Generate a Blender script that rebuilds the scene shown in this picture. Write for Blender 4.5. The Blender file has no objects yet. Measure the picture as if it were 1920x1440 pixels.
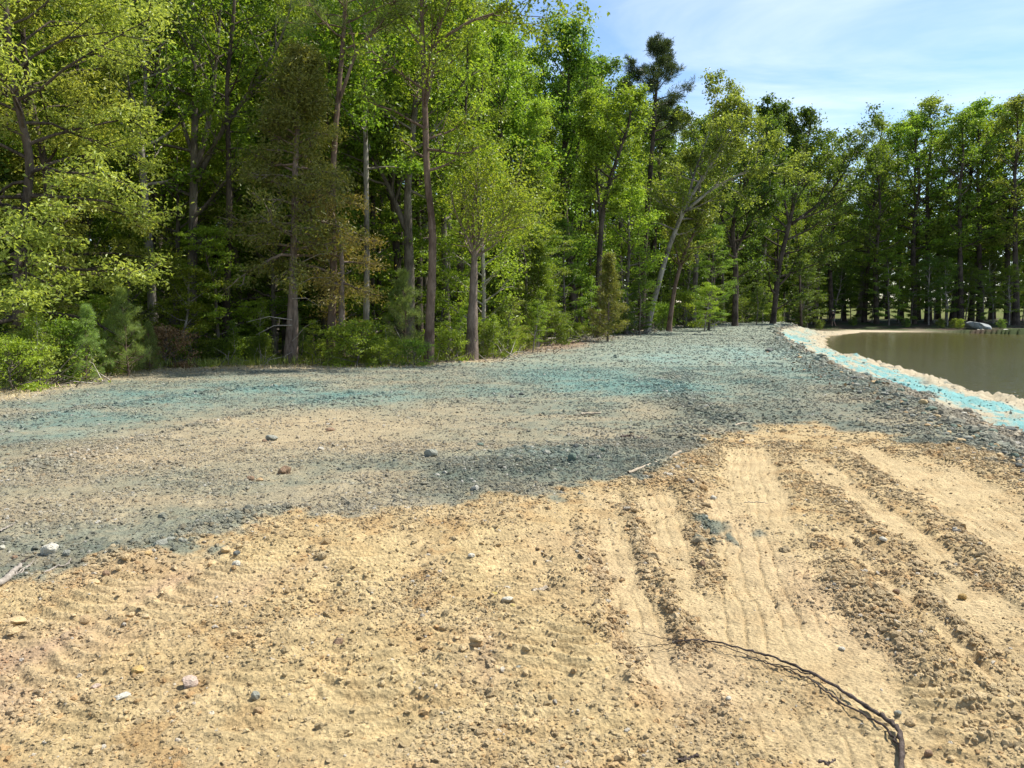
import bpy, bmesh, math, random
import numpy as np
from mathutils import Vector, Matrix, Euler

# ------------------------------------------------------------------ camera, sky, sun
S = bpy.context.scene
COL = S.collection
F_PX, HOR, CX, CY, EYE = 1450.0, 570.0, 960.0, 720.0, 1.6
PITCH = math.atan((CY - HOR) / F_PX)
cam_d = bpy.data.cameras.new('camera'); cam = bpy.data.objects.new('camera', cam_d); COL.objects.link(cam)
cam.location = (0, 0, EYE); cam.rotation_euler = (math.pi / 2 - PITCH, 0, 0)
cam_d.sensor_width = 36; cam_d.lens = 36 * F_PX / 1920; cam_d.clip_start = 0.05; cam_d.clip_end = 3000
S.camera = cam
SUN_AZ, SUN_EL = math.radians(66), math.radians(56)
sd = Vector((math.cos(SUN_EL) * math.sin(SUN_AZ), math.cos(SUN_EL) * math.cos(SUN_AZ), math.sin(SUN_EL)))
sl = bpy.data.lights.new('sun', 'SUN'); sl.energy = 5.0; sl.angle = math.radians(0.53); sl.color = (1.0, 0.95, 0.86)
so = bpy.data.objects.new('sun', sl); so.rotation_euler = sd.to_track_quat('Z', 'Y').to_euler(); so.location = (30, 10, 40); COL.objects.link(so)
W = bpy.data.worlds.new('World'); S.world = W; W.use_nodes = True
nt = W.node_tree; nt.nodes.clear()
def N(t, kind, **kw):
    n = t.nodes.new(kind)
    for k, v in kw.items(): setattr(n, k, v)
    return n
sky = N(nt, 'ShaderNodeTexSky', sky_type='NISHITA', sun_disc=False)
sky.sun_elevation = SUN_EL; sky.sun_rotation = SUN_AZ; sky.air_density = 1.0; sky.dust_density = 0.05; sky.ozone_density = 3.0
bg = N(nt, 'ShaderNodeBackground'); bg.inputs['Strength'].default_value = 0.108
wo = N(nt, 'ShaderNodeOutputWorld')
tc = N(nt, 'ShaderNodeTexCoord'); sx = N(nt, 'ShaderNodeSeparateXYZ')
nt.links.new(tc.outputs['Generated'], sx.inputs[0])
zz = N(nt, 'ShaderNodeMath', operation='ADD'); zz.inputs[1].default_value = 0.12; nt.links.new(sx.outputs['Z'], zz.inputs[0])
zc = N(nt, 'ShaderNodeMath', operation='MAXIMUM'); zc.inputs[1].default_value = 0.05; nt.links.new(zz.outputs[0], zc.inputs[0])
dx = N(nt, 'ShaderNodeMath', operation='DIVIDE'); dy_ = N(nt, 'ShaderNodeMath', operation='DIVIDE')
nt.links.new(sx.outputs['X'], dx.inputs[0]); nt.links.new(zc.outputs[0], dx.inputs[1])
nt.links.new(sx.outputs['Y'], dy_.inputs[0]); nt.links.new(zc.outputs[0], dy_.inputs[1])
cb = N(nt, 'ShaderNodeCombineXYZ'); nt.links.new(dx.outputs[0], cb.inputs[0]); nt.links.new(dy_.outputs[0], cb.inputs[1])
mp = N(nt, 'ShaderNodeMapping'); mp.inputs['Rotation'].default_value = (0, 0, 0.5); mp.inputs['Scale'].default_value = (0.55, 1.25, 1)
mp.inputs['Location'].default_value = (0.9, 0.35, 0)
nt.links.new(cb.outputs[0], mp.inputs[0])
cn = N(nt, 'ShaderNodeTexNoise'); cn.inputs['Scale'].default_value = 1.1; cn.inputs['Detail'].default_value = 7; cn.inputs['Roughness'].default_value = 0.56
cn.inputs['Distortion'].default_value = 0.5
nt.links.new(mp.outputs[0], cn.inputs['Vector'])
cr = N(nt, 'ShaderNodeValToRGB'); cr.color_ramp.elements[0].position = 0.45; cr.color_ramp.elements[1].position = 0.74
cr.color_ramp.elements[0].color = (0.0, 0.0, 0.0, 1); cr.color_ramp.elements[1].color = (0.75, 0.75, 0.75, 1)
nt.links.new(cn.outputs['Fac'], cr.inputs[0])
cm = N(nt, 'ShaderNodeMixRGB'); cm.inputs['Color2'].default_value = (6.4, 6.9, 7.5, 1)
nt.links.new(cr.outputs[0], cm.inputs['Fac']); nt.links.new(sky.outputs[0], cm.inputs['Color1'])
nt.links.new(cm.outputs[0], bg.inputs['Color']); nt.links.new(bg.outputs[0], wo.inputs['Surface'])
S.view_settings.view_transform = 'Standard'; S.view_settings.look = 'None'; S.view_settings.gamma = 1
S.view_settings.exposure = 0.86; S.view_settings.use_curve_mapping = False
S.render.engine = 'CYCLES'
S.cycles.max_bounces = 8; S.cycles.diffuse_bounces = 4; S.cycles.transmission_bounces = 4; S.cycles.transparent_max_bounces = 4

# ------------------------------------------------------------------ helpers
rng = np.random.default_rng(7)
random.seed(7)
def tag(o, label=None, cat=None, group=None, kind=None):
    if label: o['label'] = label
    if cat: o['category'] = cat
    if group: o['group'] = group
    if kind: o['kind'] = kind
    return o
def link(name, data, parent=None):
    o = bpy.data.objects.new(name, data); COL.objects.link(o)
    if parent is not None: o.parent = parent
    return o
def empty(name, loc, rz=0.0, s=1.0):
    o = link(name, None); o.location = loc; o.rotation_euler = (0, 0, rz); o.scale = (s, s, s); o.empty_display_size = 0.3
    return o
def mk_mesh(name, V, Fc, mat=None, smooth=False):
    V = np.asarray(V, dtype=np.float32); Fc = np.asarray(Fc, dtype=np.int32)
    m = bpy.data.meshes.new(name); k = Fc.shape[1] if len(Fc) else 3
    m.vertices.add(len(V)); m.vertices.foreach_set('co', V.ravel())
    if len(Fc):
        m.loops.add(Fc.size); m.loops.foreach_set('vertex_index', Fc.ravel())
        m.polygons.add(len(Fc)); m.polygons.foreach_set('loop_start', np.arange(0, Fc.size, k, dtype=np.int32))
        m.polygons.foreach_set('loop_total', np.full(len(Fc), k, dtype=np.int32))
        m.polygons.foreach_set('use_smooth', np.full(len(Fc), smooth, dtype=bool))
    m.update(calc_edges=True)
    if mat: m.materials.append(mat)
    return m
def smooth(a, b, x):
    t = np.clip((x - a) / (b - a), 0, 1); return t * t * (3 - 2 * t)
def _h(ix, iy, s):
    n = (ix.astype(np.int64) * 374761393 + iy.astype(np.int64) * 668265263 + s * 974634777) & 0xffffffff
    n = ((n ^ (n >> 13)) * 1274126177) & 0xffffffff
    return ((n ^ (n >> 16)) & 0xffff).astype(np.float64) / 65535.0
def vn(x, y, s=0):                         # gradient noise, about -1..1
    ix = np.floor(x); iy = np.floor(y); fx = x - ix; fy = y - iy
    ux = fx * fx * fx * (fx * (fx * 6 - 15) + 10); uy = fy * fy * fy * (fy * (fy * 6 - 15) + 10)
    def g(a, b):
        t = _h(ix + a, iy + b, s) * 6.2831853
        return np.cos(t) * (fx - a) + np.sin(t) * (fy - b)
    a, b, c, d = g(0, 0), g(1, 0), g(0, 1), g(1, 1)
    return ((a + (b - a) * ux) * (1 - uy) + (c + (d - c) * ux) * uy) * 1.5
def fbm(x, y, s, o=3, r=0.5):
    t = 0; a = 1.0; f = 1.0
    for i in range(o):
        t = t + a * vn(x * f, y * f, s + i * 17); a *= r; f *= 2.03
    return t

cp, sp_ = math.cos(PITCH), math.sin(PITCH)
def ray(px, py):
    a = (px - CX); b = (CY - py)
    return np.array([a, F_PX * cp + b * sp_, -F_PX * sp_ + b * cp])
def P(px, py, Y):                          # the point at distance Y that stands there in the photo
    d = ray(px, py); t = Y / d[1]; return np.array([d[0] * t, Y, EYE + d[2] * t])
def G0(px, py, z=0.0):
    d = ray(px, py); t = (z - EYE) / d[2]; return (d[0] * t, d[1] * t)
def sdist(x, y, poly, closed=True):
    """signed distance (negative inside) to a closed polygon"""
    D = np.full(x.shape, 1e9); inside = np.zeros(x.shape, bool); n = len(poly)
    for i in range(n):
        x0, y0 = poly[i]; x1, y1 = poly[(i + 1) % n]
        ex, ey = x1 - x0, y1 - y0; wx, wy = x - x0, y - y0
        t = np.clip((wx * ex + wy * ey) / (ex * ex + ey * ey + 1e-12), 0, 1)
        D = np.minimum(D, (wx - ex * t) ** 2 + (wy - ey * t) ** 2)
        c = ((y0 > y) != (y1 > y)) & (x < (x1 - x0) * (y - y0) / ((y1 - y0) if y1 != y0 else 1e-9) + x0)
        inside ^= c
    D = np.sqrt(D); return np.where(inside, -D, D)
def pline(x, y, pts):
    """distance, signed lateral offset and running length along a polyline; nan-free"""
    B = np.full(x.shape, 1e9); V = np.zeros(x.shape); Sx = np.zeros(x.shape); E = np.zeros(x.shape); run = 0
    for i in range(len(pts) - 1):
        x0, y0 = pts[i]; x1, y1 = pts[i + 1]; ex, ey = x1 - x0, y1 - y0; L = math.hypot(ex, ey)
        wx, wy = x - x0, y - y0; tr = (wx * ex + wy * ey) / (L * L); t = np.clip(tr, 0, 1)
        d = np.hypot(wx - ex * t, wy - ey * t); c = (ex * wy - ey * wx) / L
        m = d < B
        B = np.where(m, d, B); V = np.where(m, np.sign(c) * d, V); Sx = np.where(m, run + t * L, Sx); run += L
    return B, V, Sx, run

# ------------------------------------------------------------------ terrain
WATER = -1.1
PLAT = [(-40, -30), (-40, 4), (-15, 11.0), (-9.4, 13.3), (-9.7, 16.3), (-8.8, 19.2), (-5.6, 19.9), (-3.1, 20.4), (-1.2, 21.9), (0.8, 27.3), (5.1, 38.7),
        (13.2, 57), (20.5, 68), (24.0, 70), (23.0, 64), (18.0, 54), (12.1, 35.7), (9.1, 24.4), (7.6, 17.5), (6.6, 12.9), (5.5, 8.3), (4.9, 5), (4.7, 0), (4.7, -30)]
POND = [(13.9, 20.9), (14.1, 23.0), (15.0, 26.5), (16.0, 31.3), (16.7, 35.6), (17.0, 40.4), (18.9, 46), (22.7, 56), (26.6, 65), (34, 74.6), (40.3, 74.2),
        (44.7, 69), (58, 66), (80, 60), (90, 10), (90, -30), (11.5, -30), (12, 0), (12.8, 10), (13.3, 15)]
def warp(x, y, a, f, s): return x + a * vn(x * f, y * f, s), y + a * vn(x * f, y * f, s + 5)
GRAY_PX = [(-300, 1160), (0, 1108), (70, 1088), (130, 1068), (250, 1048), (330, 1032), (420, 1008), (520, 975), (640, 962), (760, 958), (840, 945), (900, 930), (1050, 930), (1130, 905),
           (1190, 905), (1200, 882), (1290, 850), (1350, 815), (1450, 792), (1530, 790), (1590, 800), (1650, 812), (1730, 835), (1790, 838), (1850, 850), (1920, 885), (2100, 990)]
GRAY = [G0(*p) for p in GRAY_PX] + [(10, 6), (14, 12), (30, 80), (-20, 80), (-20, 14), (-60, 10), (-60, 6)]

def px_line(l): return [G0(*p) for p in l]
# wheel tracks pressed smooth: (polyline, half width, groove count)
TRACKS = [(px_line([(1128, 905), (1140, 1000), (1172, 1100), (1222, 1220), (1290, 1360)]), 0.17),
          (px_line([(1222, 905), (1258, 1000), (1312, 1110), (1370, 1230), (1430, 1340)]), 0.17),
          (px_line([(1400, 830), (1420, 960), (1470, 1100), (1540, 1250), (1650, 1440), (1700, 1540)]), 0.26),
          (px_line([(1560, 980), (1640, 1050), (1740, 1130), (1850, 1225), (2000, 1350)]), 0.15),
          (px_line([(1500, 850), (1600, 925), (1720, 1020), (1850, 1130), (2050, 1290)]), 0.17),
          (px_line([(1600, 830), (1720, 900), (1850, 990), (2050, 1120)]), 0.18),
          (px_line([(1690, 850), (1800, 900), (1920, 970), (2050, 1040)]), 0.24),
          (px_line([(1340, 900), (1365, 1050), (1400, 1180), (1450, 1330), (1500, 1470)]), 0.14),
          (px_line([(1490, 1000), (1540, 1090), (1600, 1180), (1690, 1290)]), 0.12),
          (px_line([(1640, 1010), (1740, 1085), (1860, 1180), (2000, 1290)]), 0.10)]
# loose clod ridges squeezed up between them
RIDGES = [(px_line([(1175, 935), (1195, 1000), (1232, 1090), (1275, 1170), (1330, 1270)]), 0.085),
          (px_line([(1310, 905), (1310, 980), (1320, 1040), (1345, 1130)]), 0.10),
          (px_line([(1530, 900), (1590, 950), (1650, 1000), (1700, 1045), (1760, 1110)]), 0.12),
          (px_line([(1560, 1040), (1610, 1110), (1680, 1190), (1780, 1270), (1900, 1390), (1960, 1460)]), 0.15),
          (px_line([(1560, 835), (1650, 900), (1740, 960), (1820, 1030), (1920, 1110)]), 0.11),
          (px_line([(1590, 1000), (1700, 1090), (1800, 1180), (1920, 1290)]), 0.07),
          (px_line([(1440, 815), (1480, 850), (1480, 880)]), 0.12),
          (px_line([(1760, 1040), (1840, 1080), (1930, 1140)]), 0.14),
          (px_line([(1090, 960), (1110, 1040), (1130, 1120), (1170, 1230), (1230, 1350)]), 0.09)]
# lug prints of a bulldozer's or tractor's tyre: ripples across the way
LUGS = [(px_line([(680, 960), (690, 1080), (690, 1200), (690, 1300), (700, 1440)]), 0.24),
        (px_line([(930, 975), (980, 1080), (1010, 1200), (1040, 1320), (1070, 1440)]), 0.22),
        (px_line([(900, 1000), (870, 1120), (850, 1240), (840, 1380)]), 0.13),
        (px_line([(560, 1000), (440, 1080), (300, 1160), (160, 1240), (0, 1330)]), 0.22),
        (px_line([(-60, 1180), (40, 1130), (150, 1090)]), 0.14),
        (px_line([(1690, 1210), (1760, 1300), (1830, 1400), (1900, 1500)]), 0.26),
        (px_line([(460, 1440), (520, 1330), (600, 1230)]), 0.16),
        (px_line([(690, 850), (560, 905), (420, 960)]), 0.30),
        (px_line([(560, 1060), (540, 1180), (500, 1300), (470, 1440)]), 0.17), (px_line([(300, 1060), (180, 1120), (40, 1190), (-60, 1240)]), 0.20),
        (px_line([(1010, 960), (1060, 1050), (1090, 1160), (1120, 1300)]), 0.13), (px_line([(1600, 1260), (1650, 1340), (1710, 1440)]), 0.12), (px_line([(250, 1290), (150, 1360), (40, 1450)]), 0.18)]
WIND = [(px_line([(0, 800), (180, 765), (420, 735), (640, 720)]), 0.35), (px_line([(60, 880), (250, 830), (500, 770), (700, 745)]), 0.3),
        (px_line([(1900, 880), (1800, 815), (1700, 765), (1600, 715), (1500, 668), (1450, 640)]), 0.75),
        (px_line([(250, 1045), (370, 1005), (520, 960)]), 0.22), (px_line([(1250, 900), (1330, 780), (1250, 730), (1280, 700)]), 0.5),
        (px_line([(900, 870), (1030, 850), (1180, 830)]), 0.5)]

def zf(x, y):
    s = smooth(-1.5, 6, x)
    near = -0.95 * (1 - s) - 0.22 * s + 0.010 * np.clip(y - 25, 0, 60) * (1 - s)
    far = np.interp(y, [60, 75, 84, 100, 115, 140, 200, 600], [-0.6, -1.0, -0.83, -0.30, 0.36, 0.62, 1.3, 3.0])
    k = smooth(58, 76, y) * smooth(2, 20, x)
    return near * (1 - k) + far * k
def masks(x, y):
    wx, wy = warp(x, y, 0.35, 0.6, 3)
    dP = sdist(wx, wy, PLAT); dW = sdist(wx, wy, POND)
    return dP, dW
def Hm(x, y, dP=None, dW=None):
    x = np.asarray(x, float); y = np.asarray(y, float)
    if dP is None: dP, dW = masks(x, y)
    p = np.maximum(dP, 0); w = np.maximum(dW, 0)
    und = 0.035 * vn(x * 0.22, y * 0.22, 11) + 0.02 * vn(x * 0.6, y * 0.6, 12)
    base = und * smooth(1.5, 8, np.hypot(x, y))
    out = zf(x, y) + 0.10 * fbm(x * 0.25, y * 0.25, 21, 3)
    z = base + (out - base) * smooth(0, 5.5, p)
    q = (p / (p + w + 1e-6)) * (1 - smooth(9, 18, w)) * (1 - smooth(12, 20, p))
    z = z * (1 - q) + WATER * q
    # heaped lip beside the water
    lump = np.clip(0.40 + fbm(x * 1.5, y * 1.2, 31, 4), 0, 1.2)
    z = z + 0.15 * lump * smooth(0.0, 0.55, w) * (1 - smooth(1.0, 2.2, w)) * (1 - smooth(58, 64, y) * smooth(27, 32, x))
    z = z + 0.10 * fbm(x * 1.3, y * 1.3, 37, 3) * smooth(0.2, 1.0, p) * (1 - smooth(12, 20, w)) * smooth(0.0, 0.5, w) * (1 - smooth(58, 64, y) * smooth(27, 32, x))
    z = np.where(dW > 0, np.maximum(z, WATER + np.minimum(w * .06, .08)), z)
    z = np.where(dW < 0, WATER - 0.3 * np.minimum(-dW, 6), z)
    return z
def detail(x, y, dY, dP, dW):
    """relief a few centimetres high; features finer than the sampling dY fade out"""
    def amp(lam): return smooth(1.0, 2.6, lam / np.maximum(dY, 1e-4))
    wx, wy = warp(x, y, 0.03, 6, 41)
    plat = 1 - smooth(0, 1.5, dP)
    near = np.clip(1 - smooth(15, 28, y), 0, 1)
    gray = 1 - smooth(-0.30, 0.22, sdist(x + 0.16 * fbm(x * 2.2, y * 2.2, 51), y + 0.35 * fbm(x * 2.2, y * 1.4, 52), GRAY) + 0.22 * fbm(x * 5, y * 4, 53))
    h = 0 * x; tr = 0 * x; rd = 0 * x; pale = 0 * x; lg = 0 * x
    n1 = vn(x * 3.1, y * 3.1, 61)
    sub = (y < 14) & (y > -2)
    X = x[sub] + 0.02 * vn(x[sub] * 5, y[sub] * 5, 62); Y = y[sub]; N1 = n1[sub]
    hs = np.zeros(X.shape); ts = np.zeros(X.shape); rs = np.zeros(X.shape); ls = np.zeros(X.shape)
    dYs = dY[sub]
    ng = (1 - gray[sub])
    for pts, w in LUGS:
        b, v, s, L = pline(X, Y, pts)
        w = w * 1.25; m = (1 - smooth(w * 0.55, w * 1.15, b + 0.05 * N1)) * smooth(0, 0.3, s + 0.001) * (1 - smooth(L - 0.25, L, s - 0.001))
        brk = np.clip(0.80 + 0.9 * vn(X * 1.2, Y * 1.2, 66), 0, 1)
        ph = s / 0.115 + 0.9 * (v / w) ** 2 + 0.28 * N1 + 0.08 * vn(X * 6, Y * 6, 68)
        wv = 0.5 + 0.5 * np.cos(6.2832 * ph); wv = wv ** 1.4
        fade = np.where(gray[sub] > 0.5, 0.5, 1.0)
        hs = hs * (1 - np.clip(m * 1.5, 0, 1)) + m * brk * fade * (0.036 * wv - 0.014) * (0.45 + 0.55 * smooth(1.0, 3.0, 0.115 / np.maximum(dYs, 1e-4)))
        ls = np.maximum(ls, m * brk)
    for pts, w in TRACKS:
        b, v, s, L = pline(X + .03 * vn(X * 1.1, Y * 1.1, 79), Y, pts)
        m = np.clip(0.95 + 0.7 * vn(X * 1.9, Y * 1.1, 76) + 0.3 * vn(X * 6, Y * 4, 77), 0, 1) * (1 - smooth(w * 0.80, w * 1.15, b + 0.04 * N1 + 0.02 * vn(X * 9, Y * 9, 78))) * smooth(0, 0.5, s + 0.001) * (1 - smooth(L - 0.4, L, s - 0.001))
        gv = (v / 0.085) - np.round(v / 0.085)
        gs = (s / 0.06 + 0.5 * np.round(v / 0.085)); gs = gs - np.round(gs)
        fine = np.clip(0.6 + 0.9 * vn(X * 1.7, Y * 1.7, 71), 0.1, 1)
        t = -0.020 - 0.018 * np.exp(-(gv / 0.09) ** 2) * fine - 0.008 * np.exp(-(gs / 0.12) ** 2) * fine
        hs = hs * (1 - m) + t * m; ts = np.maximum(ts, m); ls = ls * (1 - m)
    for pts, w in RIDGES:
        b, v, s, L = pline(X, Y, pts)
        m = (1 - smooth(w * 0.4, w * 1.25, b + 0.06 * N1 + 0.05 * vn(X * 7, Y * 7, 73))) * smooth(0, 0.3, s + 0.001) * (1 - smooth(L - 0.3, L, s - 0.001))
        hs = hs + 0.016 * m * (1 - ts * 0.4); ts = ts * (1 - m); rs = np.maximum(rs, m)
    ts = ts * np.where(gray[sub] > 0.5, 0.5, 1); rs = rs * ng
    h[sub] = hs * smooth(-2, 0, Y) * (1 - smooth(11, 14, Y)); tr[sub] = ts; rd[sub] = rs; lg[sub] = ls
    wr = 0 * x
    for pts, w in WIND:
        b, v, s, L = pline(x, y, pts)
        m = 1 - smooth(w * 0.35, w * 1.2, b + 0.25 * vn(x * 1.2, y * 1.2, 74))
        wr = np.maximum(wr, m)
    h = h + 0.03 * wr
    rough = 1.5 * (1 - 0.80 * tr) * (1 - 0.72 * lg) * (1 + 0.35 * rd + 0.6 * wr) * (0.45 + 0.55 * smooth(-0.5, 0.5, vn(x * 1.1, y * 1.1, 75)))
    c1 = np.abs(vn(wx * 9, wy * 9, 81)); c2 = np.abs(vn(wx * 19, wy * 19, 82)); c3 = np.abs(vn(wx * 42, wy * 42, 83)); c0 = vn(x * 3.3, y * 3.3, 84)
    h = h + rough * (0.016 * c1 * amp(0.11) + 0.013 * c2 * amp(0.052) + 0.006 * c3 * amp(0.024)) * near + 0.012 * c0 * (1 - 0.6 * tr) * amp(0.3)
    h = h + 0.03 * np.abs(vn(x * 2.1, y * 2.1, 85)) * smooth(0.1, 1.5, dP) * (1 - 0)
    h = h * np.where(dW < 0.2, 0, 1)
    return h, dict(gray=gray, tr=tr, rd=rd, wr=wr, lug=lg)
def H(x, y):
    x = np.atleast_1d(np.asarray(x, float)); y = np.atleast_1d(np.asarray(y, float))
    dP, dW = masks(x, y); h, m = detail(x, y, np.clip(y * y / 990, 0.004, 0.3), dP, dW)
    return Hm(x, y, dP, dW) + h
def at(px, py):                            # where the line of sight meets the ground
    d = ray(px, py); ys = np.concatenate([np.linspace(1.5, 30, 2400), np.linspace(30, 260, 2400)]); t = ys / d[1]
    z = EYE + d[2] * t; g = Hm(d[0] * t, ys); k = np.argmax(z < g) if (z < g).any() else len(ys) - 1
    return np.array([d[0] * t[k], ys[k], float(H(d[0] * t[k], ys[k])[0])])
def zH(x, y): return float(Hm(np.array([x]), np.array([y]))[0])

# dye and wash patches: px, py, half sizes in px, what, strength
TEAL, CYAN, WASH, DARK, RUST = 0, 1, 2, 3, 4
BLOBS = [(300, 745, 190, 24, TEAL, .75), (470, 728, 170, 18, TEAL, .85), (640, 742, 180, 18, TEAL, .8), (120, 790, 170, 16, TEAL, .6), (60, 820, 140, 14, TEAL, .5),
         (230, 700, 220, 8, WASH, .5), (1080, 700, 150, 18, TEAL, 1.2), (1180, 722, 200, 24, TEAL, 1.1), (950, 735, 140, 14, TEAL, .5), (1300, 690, 120, 16, TEAL, .7), (1000, 745, 60, 8, WASH, .4),
         (1380, 660, 110, 14, CYAN, .35), (1230, 670, 80, 8, CYAN, .4), (1450, 690, 90, 26, TEAL, .75), (1400, 720, 90, 20, TEAL, .6), (1480, 730, 90, 24, DARK, .5),
         (1270, 712, 70, 6, WASH, .7), (1200, 735, 60, 5, WASH, .7), (1380, 735, 60, 6, WASH, .5), (620, 800, 260, 44, WASH, .95), (820, 770, 110, 22, WASH, .5), (330, 850, 300, 34, WASH, .8), (180, 940, 260, 40, WASH, .6),
         (930, 815, 90, 12, WASH, .5), (1230, 780, 50, 12, WASH, .5), (480, 890, 110, 18, WASH, .55), (720, 900, 90, 14, WASH, .45), (620, 930, 90, 14, WASH, .3),
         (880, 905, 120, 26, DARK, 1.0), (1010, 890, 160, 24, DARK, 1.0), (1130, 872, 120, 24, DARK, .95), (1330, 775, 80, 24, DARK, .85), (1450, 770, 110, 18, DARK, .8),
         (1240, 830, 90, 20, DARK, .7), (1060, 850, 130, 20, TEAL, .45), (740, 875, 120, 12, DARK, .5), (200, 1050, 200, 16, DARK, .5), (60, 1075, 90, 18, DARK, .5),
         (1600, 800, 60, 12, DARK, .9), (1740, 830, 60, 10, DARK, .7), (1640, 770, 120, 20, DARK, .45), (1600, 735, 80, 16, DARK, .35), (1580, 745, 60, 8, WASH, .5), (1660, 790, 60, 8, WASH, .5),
         (1335, 975, 24, 14, DARK, .9), (1330, 1000, 30, 8, DARK, .7), (1384, 995, 12, 12, DARK, 1.0), (1420, 982, 12, 6, DARK, .6), (1370, 935, 14, 8, DARK, .35),
         (60, 1250, 160, 110, RUST, .7), (330, 1100, 200, 40, RUST, .55), (1050, 1050, 120, 60, RUST, .35), (1480, 1080, 60, 180, RUST, .35), (1270, 1260, 120, 90, RUST, .35), (900, 1230, 60, 60, RUST, .4)]
def blobs(x, y):
    out = [0 * x for _ in range(5)]
    wx = x + 0.18 * vn(x * 1.1, y * 1.1, 91) + 0.07 * vn(x * 4, y * 4, 92); wy = y + (0.05 * y) * vn(x * 0.7, y * 0.5, 93) + 0.1 * vn(x * 3, y * 3, 94)
    for px, py, rx, ry, k, s in BLOBS:
        c = G0(px, py); a = G0(px, min(py + ry, 3000)); b = G0(px, max(py - ry, 585)); r1 = rx / F_PX * c[1]; r2 = max((b[1] - a[1]) / 2, 0.05)
        sel = (np.abs(wx - c[0]) < r1 * 2.6) & (np.abs(wy - c[1]) < r2 * 2.6)
        if not sel.any(): continue
        e = ((wx[sel] - c[0]) / r1) ** 2 + ((wy[sel] - c[1]) / r2) ** 2
        out[k][sel] = np.maximum(out[k][sel], s * np.exp(-e ** 1.3 * 0.9))
    return out
def C3(r, g, b): return np.array([r, g, b])
def mixc(a, b, t): return a * (1 - t[:, None]) + b * t[:, None]
def ground_colour(x, y, dP, dW, mk):
    n = lambda f, s, o=3: np.clip(0.5 + 0.5 * fbm(x * f, y * f, s, o), 0, 1)
    st = lambda fx, fy, s: np.clip(0.5 + 0.6 * fbm(x * fx + 0.3 * y, y * fy, s, 3), 0, 1)
    bl = blobs(x, y)
    tan = mixc(np.tile(C3(.485, .355, .175), (len(x), 1)), C3(.54, .41, .22), n(1.6, 101)); tan = mixc(tan, C3(.44, .285, .125), 0.7 * smooth(.5, .8, n(3.5, 102)))
    tan = mixc(tan, C3(.49, .33, .215), bl[RUST]); tan = mixc(tan, C3(.60, .465, .265), 0.55 * mk['tr']); tan = mixc(tan, C3(.66, .51, .26), 0.5 * mk['lug']); tan = mixc(tan, C3(.52, .38, .20), 0.4 * mk['rd'])
    gr = mixc(np.tile(C3(.27, .265, .19), (len(x), 1)), C3(.195, .22, .165), n(0.7, 103)); gr = mixc(gr, C3(.36, .305, .20), 0.75 * smooth(.45, .75, st(.35, 1.1, 104)))
    gr = mixc(gr, C3(.46, .36, .215), bl[WASH] * 0.9); gr = mixc(gr, C3(.42, .35, .22), 0.45 * smooth(.55, .85, n(6, 151, 4))); gr = mixc(gr, C3(.135, .265, .235), np.clip(bl[TEAL] * (0.45 + 0.9 * n(1.4, 105)), 0, .9))
    far = smooth(14, 24, y); gr = mixc(gr, C3(.25, .31, .25), 0.7 * far)
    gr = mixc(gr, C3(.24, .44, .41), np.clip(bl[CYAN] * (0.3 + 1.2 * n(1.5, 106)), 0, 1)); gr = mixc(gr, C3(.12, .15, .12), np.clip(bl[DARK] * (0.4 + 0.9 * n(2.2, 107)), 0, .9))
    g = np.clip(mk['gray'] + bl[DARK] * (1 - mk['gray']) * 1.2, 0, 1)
    g = smooth(0.2, 0.8, g + 0.35 * (n(6, 108) - .5))
    g = np.clip(g * (0.80 + 0.35 * n(9, 152)), 0, 1); c = mixc(tan, gr, g)
    # plateau edge toward the trees: sandy, then brown litter and green ground
    p = np.maximum(dP, 0); w = np.maximum(dW, 0); woods = (1 - (1 - smooth(9, 16, w)) * (x > 3))
    edge = smooth(-0.9 - 0.9 * (1 - smooth(-6, -3, x)) - 1.2 * smooth(-1, 2, x), 0.0, dP + 0.5 * vn(x * .8, y * .8, 111)) * smooth(10, 14, y)
    ed = mixc(np.tile(C3(.58, .46, .28), (len(x), 1)), C3(.30, .20, .13), smooth(-2, 2, x) * 0.9)
    c = mixc(c, ed, edge * woods * 0.9)
    lit = mixc(np.tile(C3(.105, .07, .045), (len(x), 1)), C3(.07, .105, .025), smooth(.35, .7, n(.5, 112)))
    c = mixc(c, lit, smooth(0.6, 2.2, p + 0.8 * vn(x * .9, y * .9, 113)) * woods)
    # the bank
    bank = smooth(0.0, 0.5, p) * (1 - smooth(9, 16, w)) * (x > 3) * (1 - smooth(58, 65, y) * smooth(30, 35, x))
    q = p / (p + w + 1e-6)
    rub = mixc(np.tile(C3(.23, .22, .17), (len(x), 1)), C3(.42, .34, .21), n(1.2, 121))
    b = mixc(rub, C3(.50, .425, .29), smooth(.09, .17, q + 0.10 * vn(x * 1.5, y * .8, 122)))
    cy = smooth(.11, .22, q + 0.10 * vn(x * .8, y * .5, 123)) * (1 - smooth(.58, .80, q + 0.14 * vn(x * 1.1, y * .7, 124)))
    cy = cy * np.clip(0.48 + 1.2 * vn(x * .35, y * .2, 125) + 1.1 * fbm(x * 3.5, y * 1.8, 126, 5), 0.0, 1) * (1 - smooth(40, 54, y) * 0.6)
    b = mixc(b, C3(.185, .41, .40), np.clip(cy * 1.3, 0, .95))
    b = mixc(b, C3(.16, .19, .17), 0.8 * smooth(.68, .85, n(1.7, 127)) * smooth(.5, .7, q))
    b = mixc(b, C3(.36, .29, .18), 1 - smooth(0.05, 0.35, w))
    c = mixc(c, b, bank)
    # far shore and lawn
    fs = np.maximum(smooth(66, 76, y) * smooth(18, 26, x), smooth(58, 65, y) * smooth(30, 35, x))
    shore = mixc(np.tile(C3(.085, .062, .04), (len(x), 1)), C3(.05, .07, .02), smooth(.4, .6, n(.4, 131)))  # dark earth and litter, with the bank's shade put into the tone
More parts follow.
